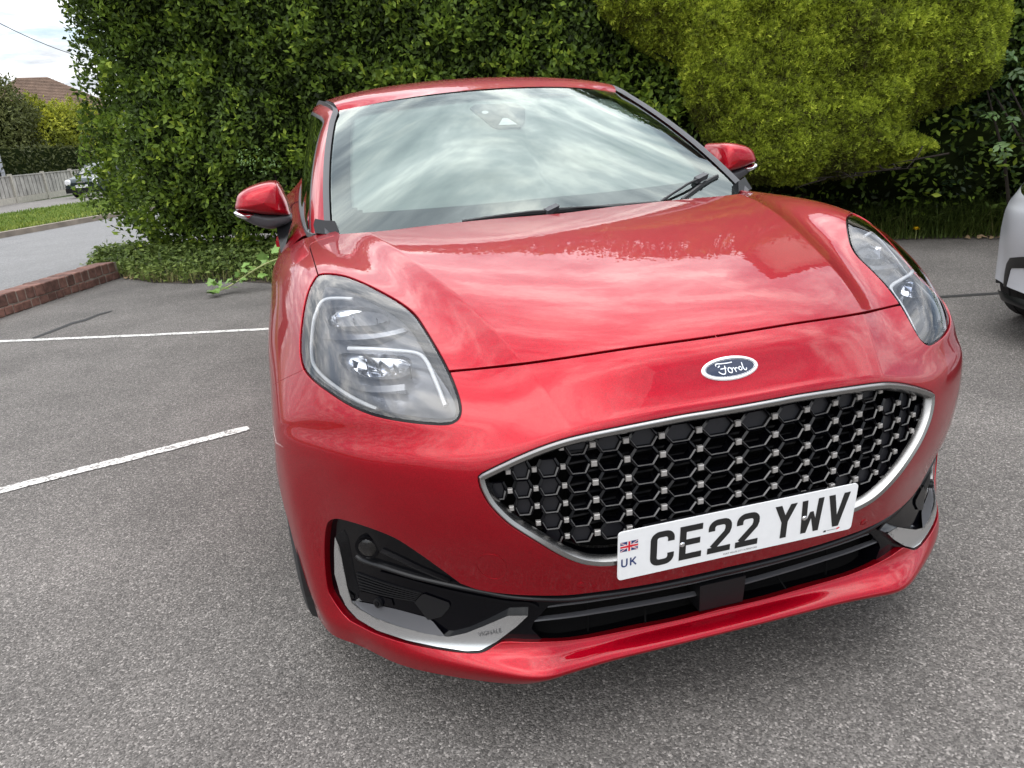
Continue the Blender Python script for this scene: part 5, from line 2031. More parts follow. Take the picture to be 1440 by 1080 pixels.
def make_hedge():
    root = tag(empty('broadleaf_hedge', tuple(hplane(3.0, -.3, 0.0))), 'tall clipped broad-leaved hedge of small glossy leaves behind the red car', 'hedge')
    root_loc = np.array(root.location)
    r = np.random.RandomState(11)
    n = 125000
    s_ = S_LEFT + r.rand(n) ** 1.0 * 11.5
    z = .22 + r.rand(n) * (HEDGE_H - .12)
    low = np.clip((.9 - z) / .9, 0, 1)
    s_con = CON_POLY[:, 0].min() + .9
    keep = (r.rand(n) > low * .35) & ~((s_ > s_con) & (z < 1.35) & (r.rand(n) < .8))
    s_, z = s_[keep], z[keep]; n = len(s_)
    dpt = r.rand(n) ** 1.7 * .30
    clump = vnoise(s_, z, 5, 6.0) * .6 + vnoise(s_, z, 6, 14.0) * .4
    t = hedge_t(s_, z) - dpt + .10 * (clump - .5)
    # left-hand return of the hedge
    m = int(.07 * n)
    s_[:m] = S_LEFT + .10 * r.rand(m) + .12 * (vnoise(z[:m], z[:m] * .3, 8, 2.0) - .5); t[:m] = .2 - 1.5 * r.rand(m)
    low2 = np.clip((.8 - z[:m]) / .8, 0, 1); s_[:m] += .45 * low2
    s_ = s_ + (-.38 * np.exp(-((z - .95) / .6) ** 2) + .10 * np.exp(-(z / .3) ** 2)) * np.exp(-np.clip(s_ - S_LEFT, 0, 9) / .5)
    P = hplane(s_, t, z)
    nrm = HN3 * .75 + UP3 * .45 + r.normal(0, .42, (n, 3))
    ax = HN3 * .45 + UP3 * .25 + r.normal(0, .55, (n, 3))
    ln = .040 + .034 * r.rand(n) + .018 * (clump > .58)
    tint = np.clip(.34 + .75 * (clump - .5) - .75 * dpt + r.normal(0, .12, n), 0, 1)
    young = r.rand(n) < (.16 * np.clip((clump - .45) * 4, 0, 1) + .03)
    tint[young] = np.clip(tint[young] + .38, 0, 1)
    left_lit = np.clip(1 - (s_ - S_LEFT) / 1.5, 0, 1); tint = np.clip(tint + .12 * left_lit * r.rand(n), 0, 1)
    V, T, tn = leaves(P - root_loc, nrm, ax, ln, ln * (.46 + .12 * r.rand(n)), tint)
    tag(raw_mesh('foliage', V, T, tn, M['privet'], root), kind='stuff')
    # dark twiggy inside
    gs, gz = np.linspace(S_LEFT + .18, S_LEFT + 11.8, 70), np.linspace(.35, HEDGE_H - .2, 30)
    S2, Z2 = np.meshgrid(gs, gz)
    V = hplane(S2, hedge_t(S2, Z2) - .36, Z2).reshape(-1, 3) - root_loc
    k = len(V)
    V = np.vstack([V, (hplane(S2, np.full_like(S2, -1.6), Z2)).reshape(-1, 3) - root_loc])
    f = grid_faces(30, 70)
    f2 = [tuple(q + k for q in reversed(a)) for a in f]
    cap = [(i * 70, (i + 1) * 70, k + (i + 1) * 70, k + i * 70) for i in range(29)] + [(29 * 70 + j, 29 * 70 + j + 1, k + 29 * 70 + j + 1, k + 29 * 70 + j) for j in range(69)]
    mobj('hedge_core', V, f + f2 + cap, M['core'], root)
    for i in range(26):
        s0 = S_LEFT + .3 + r.rand() * 8.2
        b = hplane(s0, -.35 - .3 * r.rand(), 0.0); c = hplane(s0 + r.normal(0, .15), -.1, .5 + .3 * r.rand()); d = hplane(s0 + r.normal(0, .3), .05, 1.2)
        MB().tube([b - root_loc, (b + c) / 2 - root_loc + r.normal(0, .03, 3), c - root_loc, d - root_loc], [.03, .024, .018, .01], 6).build('stem', M['bark'], root)
    return root


make_hedge()



def make_conifer():
    c0 = CON_POLY.mean(0)
    root = tag(empty('conifer_hedge', tuple(hplane(c0[0], .2, 0.0))), 'overhanging yellow-green clipped conifer hedge above the grass strip', 'hedge')
    rl = np.array(root.location)
    r = np.random.RandomState(21)
    lo, hi = CON_POLY.min(0), CON_POLY.max(0)
    hi[1] = min(hi[1], 4.3)
    n0 = 300000
    q = lo + r.rand(n0, 2) * (hi - lo)
    q = q[in_poly(q, CON_POLY)]
    n = len(q)
    s_, z = q[:, 0], q[:, 1]
    # distance to outline rounds the edges back
    poly = CON_POLY
    dmin = np.full(n, 9.0)
    for i in range(len(poly)):
        a, b = poly[i], poly[(i + 1) % len(poly)]
        ab = b - a; tt = np.clip(((q - a) @ ab) / (ab @ ab), 0, 1)
        dmin = np.minimum(dmin, np.linalg.norm(q - a - tt[:, None] * ab, axis=1))
    rnd = np.clip(1 - dmin / .42, 0, 1) ** 2 * .42
    clump = vnoise(s_, z, 31, 2.5) * .3 + vnoise(s_, z, 32, 8.0) * .32 + vnoise(s_, z, 34, 21.0) * .38
    dpt = r.rand(n) ** 1.5 * .16
    t = CT - rnd + .22 * (vnoise(s_, z, 33, 2.2) - .5) + .12 * (vnoise(s_, z, 36, 6.0) - .5) + .06 * (clump - .5) - dpt
    P = hplane(s_, t, z) - rl
    # sprays: fans of narrow blades, growing out and up to the right
    grow = HN3 * .55 + HD3 * .42 + UP3 * .50
    ax = unit(grow + r.normal(0, .45, (n, 3)))
    sd = unit(np.cross(ax, HN3 + r.normal(0, .4, (n, 3))))
    ln = (.024 + .028 * r.rand(n))[:, None] * (1 + .5 * (r.rand(n)[:, None] < .06))
    tint = np.clip(.42 + .85 * (clump - .5) - 1.9 * dpt + r.normal(0, .14, n), 0, 1)  # sprays further in get a darker tint, shade painted into the colour
    tint[r.rand(n) < .04] += .35
    brown = (dmin < .16) & (vnoise(s_, z, 40, 3.0) > .5) & (z < 1.25) & (s_ < poly[:, 0].mean() + .3)
    tint[brown] *= .3
    V, T, tn = [], [], []
    base = 0
    for k, (a, sp, w) in enumerate(((0.0, 1.0, .0058), (.62, .75, .0052), (-.62, .75, .0052))):
        d = unit(ax * math.cos(a) + sd * math.sin(a))
        st = P + ax * ln * (.18 if k else 0) * (1 if abs(a) < .9 else .2)
        e = np.cross(d, np.cross(ax, sd))
        tip = st + d * ln * sp
        V.append(np.stack([st + e * w * .6, st - e * w * .6, st + d * ln * sp * .6 - e * w, tip, st + d * ln * sp * .6 + e * w], 1).reshape(-1, 3))
        kk = np.arange(n)[:, None] * 5 + base
        T.append(np.concatenate([kk + np.array([[0, 1, 2]]), kk + np.array([[0, 2, 4]]), kk + np.array([[4, 2, 3]])]))
        tt = np.clip(tint[:, None] + np.array([[-.18, -.18, .02, .22, .02]]), 0, 1)
        tn.append(tt.ravel())
        base += n * 5
    tag(raw_mesh('foliage', np.concatenate(V), np.concatenate(T), np.concatenate(tn), M['conifer'], root), kind='stuff')
    # dark inside
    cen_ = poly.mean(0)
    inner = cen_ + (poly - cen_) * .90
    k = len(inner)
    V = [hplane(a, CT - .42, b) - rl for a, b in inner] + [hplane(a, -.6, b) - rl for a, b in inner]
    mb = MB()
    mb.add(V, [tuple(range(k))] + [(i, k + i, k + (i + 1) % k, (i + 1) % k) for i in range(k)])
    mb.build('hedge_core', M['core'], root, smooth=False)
    # bare brown twigs along the underside
    for i in range(150):
        j = r.randint(7, 11); u_ = r.rand()
        a = poly[j] * (1 - u_) + poly[j + 1] * u_
        p0 = hplane(a[0], CT - .15 - .55 * r.rand(), a[1] + .06 * r.rand()) - rl
        d = HN3 * r.normal(.3, .4) + HD3 * r.normal(0, .7) + UP3 * r.normal(-.08, .12)
        MB().tube([p0 - d * .25, p0 + r.normal(0, .02, 3), p0 + d * .22], [.008, .006, .002], 4, cap=False).build('twig', M['dark_bark'], root) if i < 34 else None
    for i in range(6):
        s0 = np.linspace(poly[:, 0].min() + .5, poly[:, 0].max() - .4, 6)[i]
        b = hplane(s0, -.35 + .2 * r.rand(), 0.0) - rl; c = hplane(s0 + .1, -.2, 1.5) - rl
        MB().tube([b, (b + c) / 2 + r.normal(0, .04, 3), c], [.07, .06, .045], 8).build('trunk', M['dark_bark'], root)
    return root


make_conifer()


def leafy_shrub(name, label, s0, s1, z0, z1, t0, n, size, seed, mat, cat='shrub', pinnate=False, tint0=.4, dep=.35):
    root = tag(empty(name, tuple(hplane((s0 + s1) / 2, t0 - .2, 0.0))), label, cat)
    rl = np.array(root.location)
    r = np.random.RandomState(seed)
    s_ = s0 + r.rand(n) * (s1 - s0); z = z0 + r.rand(n) * (z1 - z0)
    cl = vnoise(s_, z, seed, 3.5)
    dp = r.rand(n) ** 1.4 * dep
    t = t0 + .35 * (cl - .5) - dp
    P = hplane(s_, t, z) - rl
    ax = HN3 * .6 - UP3 * .15 + r.normal(0, .5, (n, 3)); nm = HN3 * .5 + UP3 * .7 + r.normal(0, .35, (n, 3))
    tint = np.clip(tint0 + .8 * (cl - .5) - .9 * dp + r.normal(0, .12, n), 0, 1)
    if pinnate:
        Ps, axs, nms, tns, lns = [], [], [], [], []
        sd = unit(np.cross(ax, nm)); axu = unit(ax)
        for k, (f_, a) in enumerate(((.25, 1), (.25, -1), (.55, 1), (.55, -1), (.8, 0))):
            Ps.append(P + axu * size * 2.0 * f_); axs.append(unit(axu * (.5 if a else 1) + sd * .9 * a)); nms.append(nm); tns.append(tint + r.normal(0, .05, n)); lns.append(np.full(n, size) * (.8 + .4 * r.rand(n)))
        P, ax, nm, tint, ln = np.concatenate(Ps), np.concatenate(axs), np.concatenate(nms), np.clip(np.concatenate(tns), 0, 1), np.concatenate(lns)
    else:
        ln = size * (.7 + .6 * r.rand(n))
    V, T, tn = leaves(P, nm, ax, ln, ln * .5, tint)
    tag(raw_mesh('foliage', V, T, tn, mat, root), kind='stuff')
    for i in range(3):
        b = hplane(s0 + (s1 - s0) * (.3 + .6 * r.rand()), t0 - .45, 0.0) - rl; c = hplane(s0 + (s1 - s0) * r.rand(), t0 - .4, z0 + .7 * (z1 - z0)) - rl
        MB().tube([b, (b + c) / 2 + r.normal(0, .05, 3), c], [.02, .014, .006], 6).build('stem', M['dark_bark'], root)
    return root


sE0, zE0 = plane_hit(1335, 260, .15); sE1, zE1 = plane_hit(1450, 60, .15)
leafy_shrub('elder_shrub', 'dark green leafy elder shrub growing behind the white car', sE0, sE1 + 2.2, .45, 3.6, .15, 1300, .075, 41, M['shrub'], pinnate=True, tint0=.35)
sN, zN = plane_hit(1432, 150, .9)
leafy_shrub('elder_branch', 'bright green elder branch hanging out above the white car', sN - .12, sN + 1.2, zN - .45, zN + .45, .85, 150, .06, 43, M['shrub'], pinnate=True, tint0=.75, dep=.15)
sI0 = plane_hit(1040, 280, 0)[0]; sI1 = plane_hit(1420, 280, 0)[0]
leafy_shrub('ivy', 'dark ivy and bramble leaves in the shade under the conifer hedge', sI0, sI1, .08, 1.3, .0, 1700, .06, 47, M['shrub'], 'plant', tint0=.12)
sB0 = plane_hit(335, 270, .85)[0]
leafy_shrub('flowering_ivy', 'pale green flowering ivy sprig above the red door mirror', sB0 - .02, sB0 + .42, 1.02, 1.26, .72, 90, .035, 53, M['shrub'], 'plant', tint0=.95, dep=.08)


def blades(root_name, label, pts_fn, n, h, seed, mat, w=.004, lean=.5, tint0=.45, kind='stuff', flat=0.0):
    r = np.random.RandomState(seed)
    B, tmod = pts_fn(r, n)
    n = len(B)
    hh = h * (.45 + .9 * r.rand(n))[:, None]
    az = r.rand(n) * 2 * math.pi
    ld = np.stack([np.cos(az), np.sin(az), np.zeros(n)], 1)
    L1 = (lean * (.3 + r.rand(n)))[:, None]
    sd = np.stack([-np.sin(az), np.cos(az), np.zeros(n)], 1) * w
    m = B + UP3 * hh * .6 + ld * hh * L1 * .35
    tip = B + UP3 * hh * (1 - .5 * L1 * .6) + ld * hh * L1
    V = np.stack([B - sd, B + sd, m + sd * .8, m - sd * .8, tip], 1).reshape(-1, 3)
    k = np.arange(n)[:, None] * 5
    T = np.concatenate([k + np.array([[0, 1, 2]]), k + np.array([[0, 2, 3]]), k + np.array([[3, 2, 4]])])
    tn = np.clip(tint0 + tmod + r.normal(0, .16, n), 0, 1)
    o = raw_mesh(root_name, V, T, np.repeat(tn, 5), mat)
    return tag(o, label, 'grass', None, kind)


# rough grass strip under the conifers; its front edge follows the tarmac
GE = [at_ground(a, b)[:2] for a, b in ((900, 352), (1060, 348), (1180, 341), (1250, 338), (1330, 336), (1420, 334), (1600, 330))]
GE = np.array([[np.dot(p - HO, HD), np.dot(p - HO, HN)] for p in GE])


def strip_pts(r, n):
    s_ = GE[0, 0] + r.rand(n) * (GE[-1, 0] - GE[0, 0])
    te = np.interp(s_, GE[:, 0], GE[:, 1]) + .05 * (vnoise(s_, s_ * 0, 61, 5) - .5)
    d = r.rand(n) ** .9 * .95
    P = hplane(s_, te - d, np.zeros(n))
    P[:, 2] = .0 + .10 * np.clip(d / .5, 0, 1)
    return P, np.where(d < .12, .35, -.05) + .3 * (vnoise(s_, d, 62, 3) - .5)


soil = [hplane(a, b + .0, .006) for a, b in GE] + [hplane(GE[-1, 0], -1.4, .006), hplane(GE[0, 0], -1.4, .006)]
sheet('soil_bed', [p[:2] for p in soil], .005, M['soil'])
blades('rough_grass', 'rough dark grass growing under the conifer hedge', strip_pts, 17000, .36, 63, M['grass'], .0042, 1.25, .22)

# weeds and grass along the foot of the broad-leaved hedge on the left
WE = np.array([at_ground(a, b)[:2] for a, b in ((120, 388), (168, 389), (215, 398), (260, 399), (330, 396), (400, 400), (470, 402), (600, 396))])
WE = np.array([[np.dot(p - HO, HD), np.dot(p - HO, HN)] for p in WE])
WE = WE[np.argsort(WE[:, 0])]


def weed_pts(r, n):
    s_ = WE[0, 0] + r.rand(n) * (WE[-1, 0] - WE[0, 0])
    te = np.interp(s_, WE[:, 0], WE[:, 1]) + .10 * (vnoise(s_, s_ * 0, 71, 4) - .5)
    tb = -.3
    d = r.rand(n)
    P = hplane(s_, te + (tb - te) * d, np.zeros(n))
    P[:, 2] = .16 * np.clip(d * 2.2, 0, 1)
    return P, .25 * (vnoise(s_, d * 2, 72, 3) - .5) + np.where(d < .08, .3, 0)


soil2 = [hplane(a, b, 0) for a, b in WE] + [hplane(WE[-1, 0], -1.6, 0), hplane(WE[0, 0], -1.6, 0)]
sheet('soil_bed', [p[:2] for p in soil2], .005, M['soil'])
blades('weedy_grass', 'weedy green grass at the foot of the broad-leaved hedge', weed_pts, 7000, .12, 73, M['grass'], .005, 1.1, .6)


def ground_cover():
    r = np.random.RandomState(77)
    n = 8500
    P, tm = weed_pts(r, n)
    P[:, 2] += .02 + .13 * r.rand(n)
    nm = UP3 * .8 + HN3 * .3 + r.normal(0, .4, (n, 3)); ax = r.normal(0, 1, (n, 3)) * np.array([1, 1, .35])
    ln = .03 + .045 * r.rand(n)
    V, T, tn = leaves(P, nm, ax, ln, ln * .55, np.clip(.6 + tm + r.normal(0, .18, n), 0, 1))
    tag(raw_mesh('ground_cover', V, T, tn, M['weed']), 'low leafy weeds spreading at the foot of the hedge beside the brick wall', 'weeds', None, 'stuff')


ground_cover()


def street_verge_pts(r, n):
    a = -17.15 + r.rand(n) * 4.6; w = 8 + r.rand(n) ** 1.3 * 24
    p = DN[None] * a[:, None] + DR[None] * w[:, None]
    return np.c_[p, np.full(n, .085)], .3 * (vnoise(p[:, 0], p[:, 1], 81, .6) - .5) + np.where(a > -13.2, .15, 0)


blades('verge_grass', 'bright mown grass on the verge across the road', street_verge_pts, 42000, .085, 83, M['verge_grass'], .012, .6, .5)

# ------------------------------------------------------------------ sapling branch, flower, litter


def maple_leaf(c, ax, nm, size):
    ax = np.array(ax, float); ax /= np.linalg.norm(ax)
    nm = np.array(nm, float); nm -= ax * nm.dot(ax); nm /= np.linalg.norm(nm); sd = np.cross(ax, nm)
    out = [(0, 0), (.30, -.05), (.62, .10), (.45, .28), (.72, .55), (.40, .52), (.22, .70), (0, 1.0), (-.22, .70), (-.40, .52), (-.72, .55), (-.45, .28), (-.62, .10), (-.30, -.05)]
    return [np.array(c) + sd * a * size + ax * b * size - nm * (abs(a) * .15) * size for a, b in out]


def sapling():
    r = np.random.RandomState(5)
    tip = at_ground(300, 418); tip[2] = .03
    base = at_ground(455, 395); base[2] = .40
    base = np.array([-.75, 6.35, .30])
    root = tag(empty('sycamore_shoot', tuple(base)), 'pale green leafy sycamore shoot trailing onto the tarmac beside the red car', 'plant')
    mid = base * .55 + tip * .45 + np.array([0, 0, .06])
    path = catmull([base, mid, tip * .8 + base * .2 + np.array([0, 0, .01]), tip], 8) - base
    MB().tube(path, list(np.linspace(.011, .005, len(path))), 6).build('stem', M['stem_green'], root)
    V, F, tn = [], [], []
    for i in range(46):
        k = r.randint(2, len(path) - 1)
        t = path[k + 1 if k + 1 < len(path) else k] - path[k - 1]
        out = unit(np.array([r.normal(0, 1), r.normal(0, 1), abs(r.normal(.25, .3))]))
        c = path[k] + out * (.03 + .14 * r.rand() * (1 - .5 * k / len(path)))
        c[2] = max(c[2], -base[2] + .015)
        size = .045 + .075 * r.rand() * (1 - .6 * k / len(path))
        p = maple_leaf(c, out + np.array([0, 0, -.2]), np.array([r.normal(0, .3) - .1, r.normal(-.35, .3), 1]), size)
        MB().add(p, [tuple(range(len(p)))]).build('leaf', M['sycamore'], root, smooth=False)
    return root


M['stem_green'] = plain('green_stem', (.30, .33, .12), .6)
M['sycamore'] = plain('sycamore_leaf', (.15, .26, .055), .5, noise=.3, nscale=6)
sapling()
M['petal'] = plain('yellow_petal', (.80, .52, .01), .5)
M['litter'] = plain('dry_leaf', (.30, .21, .12), .8, noise=.35, nscale=9)
fp = at_ground(1287, 337)
fl = tag(empty('dandelion', tuple(fp)), 'single yellow dandelion flower at the edge of the grass', 'flower')
MB().tube([(0, 0, 0), (.004, 0, .05), (0, 0, .09)], .0025, 5).build('stem', M['stem_green'], fl)
hd = MB()
for i in range(22):
    a = i * 2.4; e = .25 + .9 * (i / 22)
    d = np.array([math.cos(a) * math.cos(e), math.sin(a) * math.cos(e), math.sin(e)]); sdv = np.array([-math.sin(a), math.cos(a), 0]) * .006
    hd.add([np.array([0, 0, .09]) - sdv * .3, np.array([0, 0, .09]) + sdv * .3, np.array([0, 0, .09]) + d * .034 + sdv, np.array([0, 0, .09]) + d * .034 - sdv], [(0, 1, 2, 3)])
hd.build('flower_head', M['petal'], fl, smooth=False)


def litter(name, label, px, n, spread, seed, size=.05):
    r = np.random.RandomState(seed)
    for i in range(n):
        q = px[r.randint(len(px))]
        p = at_ground(q[0] + r.normal(0, spread), q[1] + r.normal(0, spread * .18))
        a = r.rand() * 6.28; s_ = size * (.5 + .8 * r.rand())
        c, sn = math.cos(a), math.sin(a)
        pts = [(0, -1), (.4, -.3), (.35, .4), (0, 1), (-.35, .4), (-.4, -.3)]
        V = [(x * c * s_ - y * sn * s_, x * sn * s_ + y * c * s_, .012 + .012 * abs(x) + .02 * r.rand() * (y > 0)) for x, y in pts]
        o = mobj(name, V, [tuple(range(6))], M['litter'])
        o.location = (p[0], p[1], 0)
        tag(o, label, 'leaf', label)


litter('dry_leaf', 'dry brown leaf lying beside the end of the brick wall', [(182, 392), (192, 393), (200, 391)], 16, 5, 3, .05)
litter('fallen_leaf', 'pale fallen leaf on the tarmac edge beside the grass strip', [(1365, 336), (1385, 335), (1400, 335), (1375, 334)], 12, 10, 4, .05)
litter('dead_leaf', 'dead leaf lying at the edge of the weeds below the broad-leaved hedge', [(325, 392), (350, 391)], 3, 6, 6, .05)

# ------------------------------------------------------------------ across the road: fence, small car, trees, house
def far(px, dist):
    """ground point under a photo column at a given distance"""
    d = ray_dir(px, 235); d = d[:2] / np.linalg.norm(d[:2])
    return CAM_C[:2] + d * dist


FB0 = at_ground(0, 290)[:2]; FB1 = at_ground(90, 275)[:2]
fd = (FB1 - FB0) / np.linalg.norm(FB1 - FB0); fn = np.array([fd[1], -fd[0]])
if np.dot(fn, FB0 - CAM_C[:2]) < 0: fn = -fn
FH = 0.98
M['fence_wood'] = plain('grey_weathered_wood', (.36, .34, .305), .9, noise=.3, nscale=3, bump=.2, bscale=40)
fence = tag(empty('panel_fence', (FB0[0], FB0[1], 0)), 'grey close-board panel fence with pale concrete posts across the road', 'fence')
POST_U = [-7.8, -5.0, -2.2]
_pu = []
for px, py in ((38.5, 281), (78, 276.5), (104, 273)):
    g_ = at_ground(px, py)[:2]; _pu.append(np.dot(g_ - FB0, fd))
step_ = 2.6
us = [_pu[0] + step_ * k for k in range(-4, 14)]
for k, u_ in enumerate(us):
    p = fd * u_
    MB().obox((p[0], p[1], FH / 2 + .02), np.array([*(fd * .06), 0]), np.array([*(fn * .06), 0]), (0, 0, FH / 2 + .05)).build('post', M['concrete'], fence, smooth=False)
    if k == len(us) - 1: break
    q0, q1 = fd * (u_ + .06), fd * (us[k + 1] - .06)
    c = (q0 + q1) / 2; hl_ = np.linalg.norm(q1 - q0) / 2
    MB().obox((c[0], c[1], .11), np.array([*(fd * hl_), 0]), np.array([*(fn * .03), 0]), (0, 0, .115)).build('gravel_board', M['concrete'], fence, smooth=False)
    pm = MB()
    nb = 16
    for j in range(nb):
        b = q0 + (q1 - q0) * (j + .5) / nb + fn * (.012 if j % 2 else .0)
        pm.obox((b[0], b[1], .23 + (FH - .25) / 2), np.array([*(fd * hl_ / nb * .84), 0]), np.array([*(fn * .008), 0]), (0, 0, (FH - .25) / 2))
    pm.obox((c[0], c[1], FH), np.array([*(fd * hl_), 0]), np.array([*(fn * .03), 0]), (0, 0, .02))
    pm.build('board_panel', M['fence_wood'], fence, smooth=False)
    MB().obox((c[0] + fn[0] * .035, c[1] + fn[1] * .035, .23 + (FH - .25) / 2), np.array([*(fd * hl_), 0]), np.array([*(fn * .006), 0]), (0, 0, (FH - .26) / 2)).build('panel_backing', M['dark_bark'], fence, smooth=False)

# small dark car
def lofted(sections, name, mat, parent, auto=40):
    V = [p for s_ in sections for p in s_]
    n = len(sections[0])
    f = grid_faces(len(sections), n) + [tuple(range(n)), tuple(reversed([(len(sections) - 1) * n + j for j in range(n)]))]
    return mobj(name, V, fix_orient(V, f), mat, parent, auto=auto)


cp = np.array([*far(108, 33), 0])
M['dark_paint'] = paint('dark_green_paint', (.018, .030, .032), .2)
small = tag(empty('small_car', (cp[0], cp[1] + .1, 0.0), -0.28), 'small dark green hatchback parked across the road by the fence', 'car')
small.scale = (.88, .88, .88)


def car_section(y, w, z0, z1, r=.12):
    return [(-w, y, z0), (-w * 1.0, y, z0 + (z1 - z0) * .5), (-w * .97, y, z1 - r), (-w * .85, y, z1 - r * .2), (0, y, z1), (w * .85, y, z1 - r * .2), (w * .97, y, z1 - r), (w, y, z0 + (z1 - z0) * .5), (w, y, z0)]


lofted([car_section(0, .66, .30, .66), car_section(.05, .76, .24, .74), car_section(.35, .81, .22, .84), car_section(1.0, .82, .2, .96), (car_section(1.6, .82, .2, .98)), car_section(3.2, .82, .2, .98), car_section(3.75, .74, .25, .9)], 'body', M['dark_paint'], small)
lofted([car_section(.95, .72, .93, .97, .02), car_section(1.55, .60, .93, 1.38), car_section(2.3, .60, .93, 1.44), car_section(3.2, .58, .93, 1.38), car_section(3.65, .66, .9, .95, .02)], 'cabin', M['dark_paint'], small)
MB().add([(-.66, 1.02, .985), (.66, 1.02, .985), (.54, 1.50, 1.345), (-.54, 1.50, 1.345)], [(0, 1, 2, 3)]).build('windscreen', M['sideglass'], small, smooth=False)
MB().box((-.75, -.02, .22), (.75, .02, .42)).build('lower_bumper', M['black_satin'], small)
for sx in (-1, 1):
    MB().tube([(sx * .60, .08, .66), (sx * .60, -.0, .65), (sx * .60, -.02, .645)], [.13, .13, .10], 14).build('headlight', M['drl'], small)
    for yy in (.75, 3.1):
        road_wheel(sx * .72, yy, sx, small, r=.29, w=.17)
MB().box((-.18, -.03, .63), (.18, .0, .665)).build('grille_bar', M['chrome'], small)
MB().tube([(0, .02, .70), (0, -.012, .70)], .045, 14).build('round_badge', M['chrome'], small)
MB().box((-.26, -.045, .43), (.26, -.02, .54)).build('number_plate', M['plate_white'], small)
text_mesh('plate_text', 'MK06 0YG', .105, M['ink'], (0, -.046, .485), (1, 0, 0), (0, 0, 1), (0, -1, 0), small, lift=.002)


def tree(name, label, x, y, h, w, kind, seed, mat, n=9000, group=None, z0=.12, leaf=.16):
    root = tag(empty(name, (x, y, 0)), label, 'tree', group)
    r = np.random.RandomState(seed)
    MB().tube([(0, 0, -.05), (.05, 0, h * .35), (0, .05, h * .7)], [.11, .09, .04], 8).build('trunk', M['bark'], root)
    d = unit(r.normal(0, 1, (n, 3)))
    rad = (.55 + .45 * r.rand(n) ** .5)
    az = np.arctan2(d[:, 1], d[:, 0])
    lump = .78 + .44 * vnoise(az * 1.2, d[:, 2] * 2.0, seed, 1.9)
    P = d * (rad * lump)[:, None] * np.array([w, w, h * (1 - z0) / 2]) + np.array([0, 0, h * (1 + z0) / 2])
    if kind == 'cone':
        P[:, :2] *= (1.25 - .75 * np.clip((P[:, 2] / h), 0, 1))[:, None]
    nm = d + r.normal(0, .5, (n, 3)) + UP3 * .4; ax = d * .6 + r.normal(0, .6, (n, 3)) + UP3 * (-.1 if kind == 'cone' else .1)
    cl = vnoise(az * 2, P[:, 2], seed + 1, 1.6)
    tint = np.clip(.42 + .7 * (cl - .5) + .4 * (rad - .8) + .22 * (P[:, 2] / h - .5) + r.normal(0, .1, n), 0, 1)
    ln = leaf * (.6 + .8 * r.rand(n))
    V, T, tn = leaves(P, nm, ax, ln, ln * .55, tint)
    tag(raw_mesh('crown', V, T, tn, mat, root), kind='stuff')
    core = MB()
    V = []
    for i in range(9):
        th = math.pi * i / 8
        for j in range(12):
            a = 2 * math.pi * j / 12
            k = 1.0 if kind != 'cone' else (1.25 - .75 * (h * (1 + z0) / 2 + .5 * .62 * h * (1 - z0) * math.cos(th)) / h)
            V.append((w * .60 * k * math.sin(th) * math.cos(a), w * .60 * k * math.sin(th) * math.sin(a), h * (1 + z0) / 2 + h * (1 - z0) / 2 * .62 * math.cos(th)))
    mobj('crown_core', V, grid_faces(9, 12, True), M['core'], root)
    return root


M['tree_dark'] = foliage_mat('olive_leaf', [(0, (.03, .035, .012)), (.5, (.09, .105, .03)), (1, (.20, .21, .07))], .6, .25, .2)
M['tree_yellow'] = foliage_mat('golden_conifer', [(0, (.05, .06, .012)), (.4, (.19, .22, .022)), (1, (.50, .50, .05))], .6, .25, .2)


for px, dist, h, w, kind, mat, lab, n in (
        (92, 47, 4.3, 2.3, 'cone', 'tree_yellow', 'golden conifer with drooping sprays behind the fence, nearest the hedge', 9000),
        (60, 46, 4.5, 2.2, 'cone', 'tree_yellow', 'golden conifer standing between the olive tree and the other golden conifer', 9000),
        (6, 44, 5.5, 2.0, 'round', 'tree_dark', 'olive green round tree behind the left end of the fence', 9000),
        (-40, 43, 5.6, 2.6, 'round', 'tree_dark', 'wide olive tree further along behind the fence', 6000),
        (124, 49, 4.5, 2.5, 'cone', 'tree_yellow', 'golden conifer half hidden behind the broad-leaved hedge', 6000)):
    g_ = far(px, dist)
    tree('conifer_tree' if kind == 'cone' else 'broadleaf_tree', lab, g_[0], g_[1], h, w, kind, int(px * 3 + 200), M[mat], n, z0=.10)
_d = fd; _n = fn
g_ = FB0 + fd * 8 + fn * 1.6 * (1 if np.dot(fn, FB0 - CAM_C[:2]) > 0 else -1)
und = tag(empty('boundary_hedge', (g_[0], g_[1], 0)), 'dark shaded evergreen hedge behind the panel fence', 'hedge')
r = np.random.RandomState(91)
n = 16000
uu = (r.rand(n) - .4) * 40; zz = .2 + r.rand(n) * 1.9
P = np.c_[_d[0] * uu + _n[0] * r.normal(0, .35, n), _d[1] * uu + _n[1] * r.normal(0, .35, n), zz]
ax = r.normal(0, 1, (n, 3)); nm = r.normal(0, 1, (n, 3)) + np.array([0, -1, .5])
V, T, tn = leaves(P, nm, ax, .12 + .1 * r.rand(n), np.full(n, .07), np.clip(.25 + .25 * (vnoise(uu, zz, 92, 1.2) - .5) + r.normal(0, .08, n), 0, 1))
tag(raw_mesh('foliage', V, T, tn, M['tree_dark'], und), kind='stuff')
MB().obox((*(_d * 4), 1.05), np.array([*(_d * 20), 0]), np.array([*(_n * .25), 0]), (0, 0, .95)).build('hedge_core', M['core'], und, smooth=False)


# houses
M['roof_tile'] = plain('brown_roof_tile', (.16, .105, .075), .85, noise=.25, nscale=2.5, bump=.4, bscale=9)
M['render'] = plain('cream_render', (.62, .56, .46), .9, noise=.08, nscale=3)
M['house_brick'] = plain('house_brick', (.27, .13, .09), .9, noise=.3, nscale=8)
M['window_dark'] = plain('window_glass', (.02, .025, .03), .08, coat=.5)
M['upvc'] = plain('white_frame', (.75, .75, .74), .4)


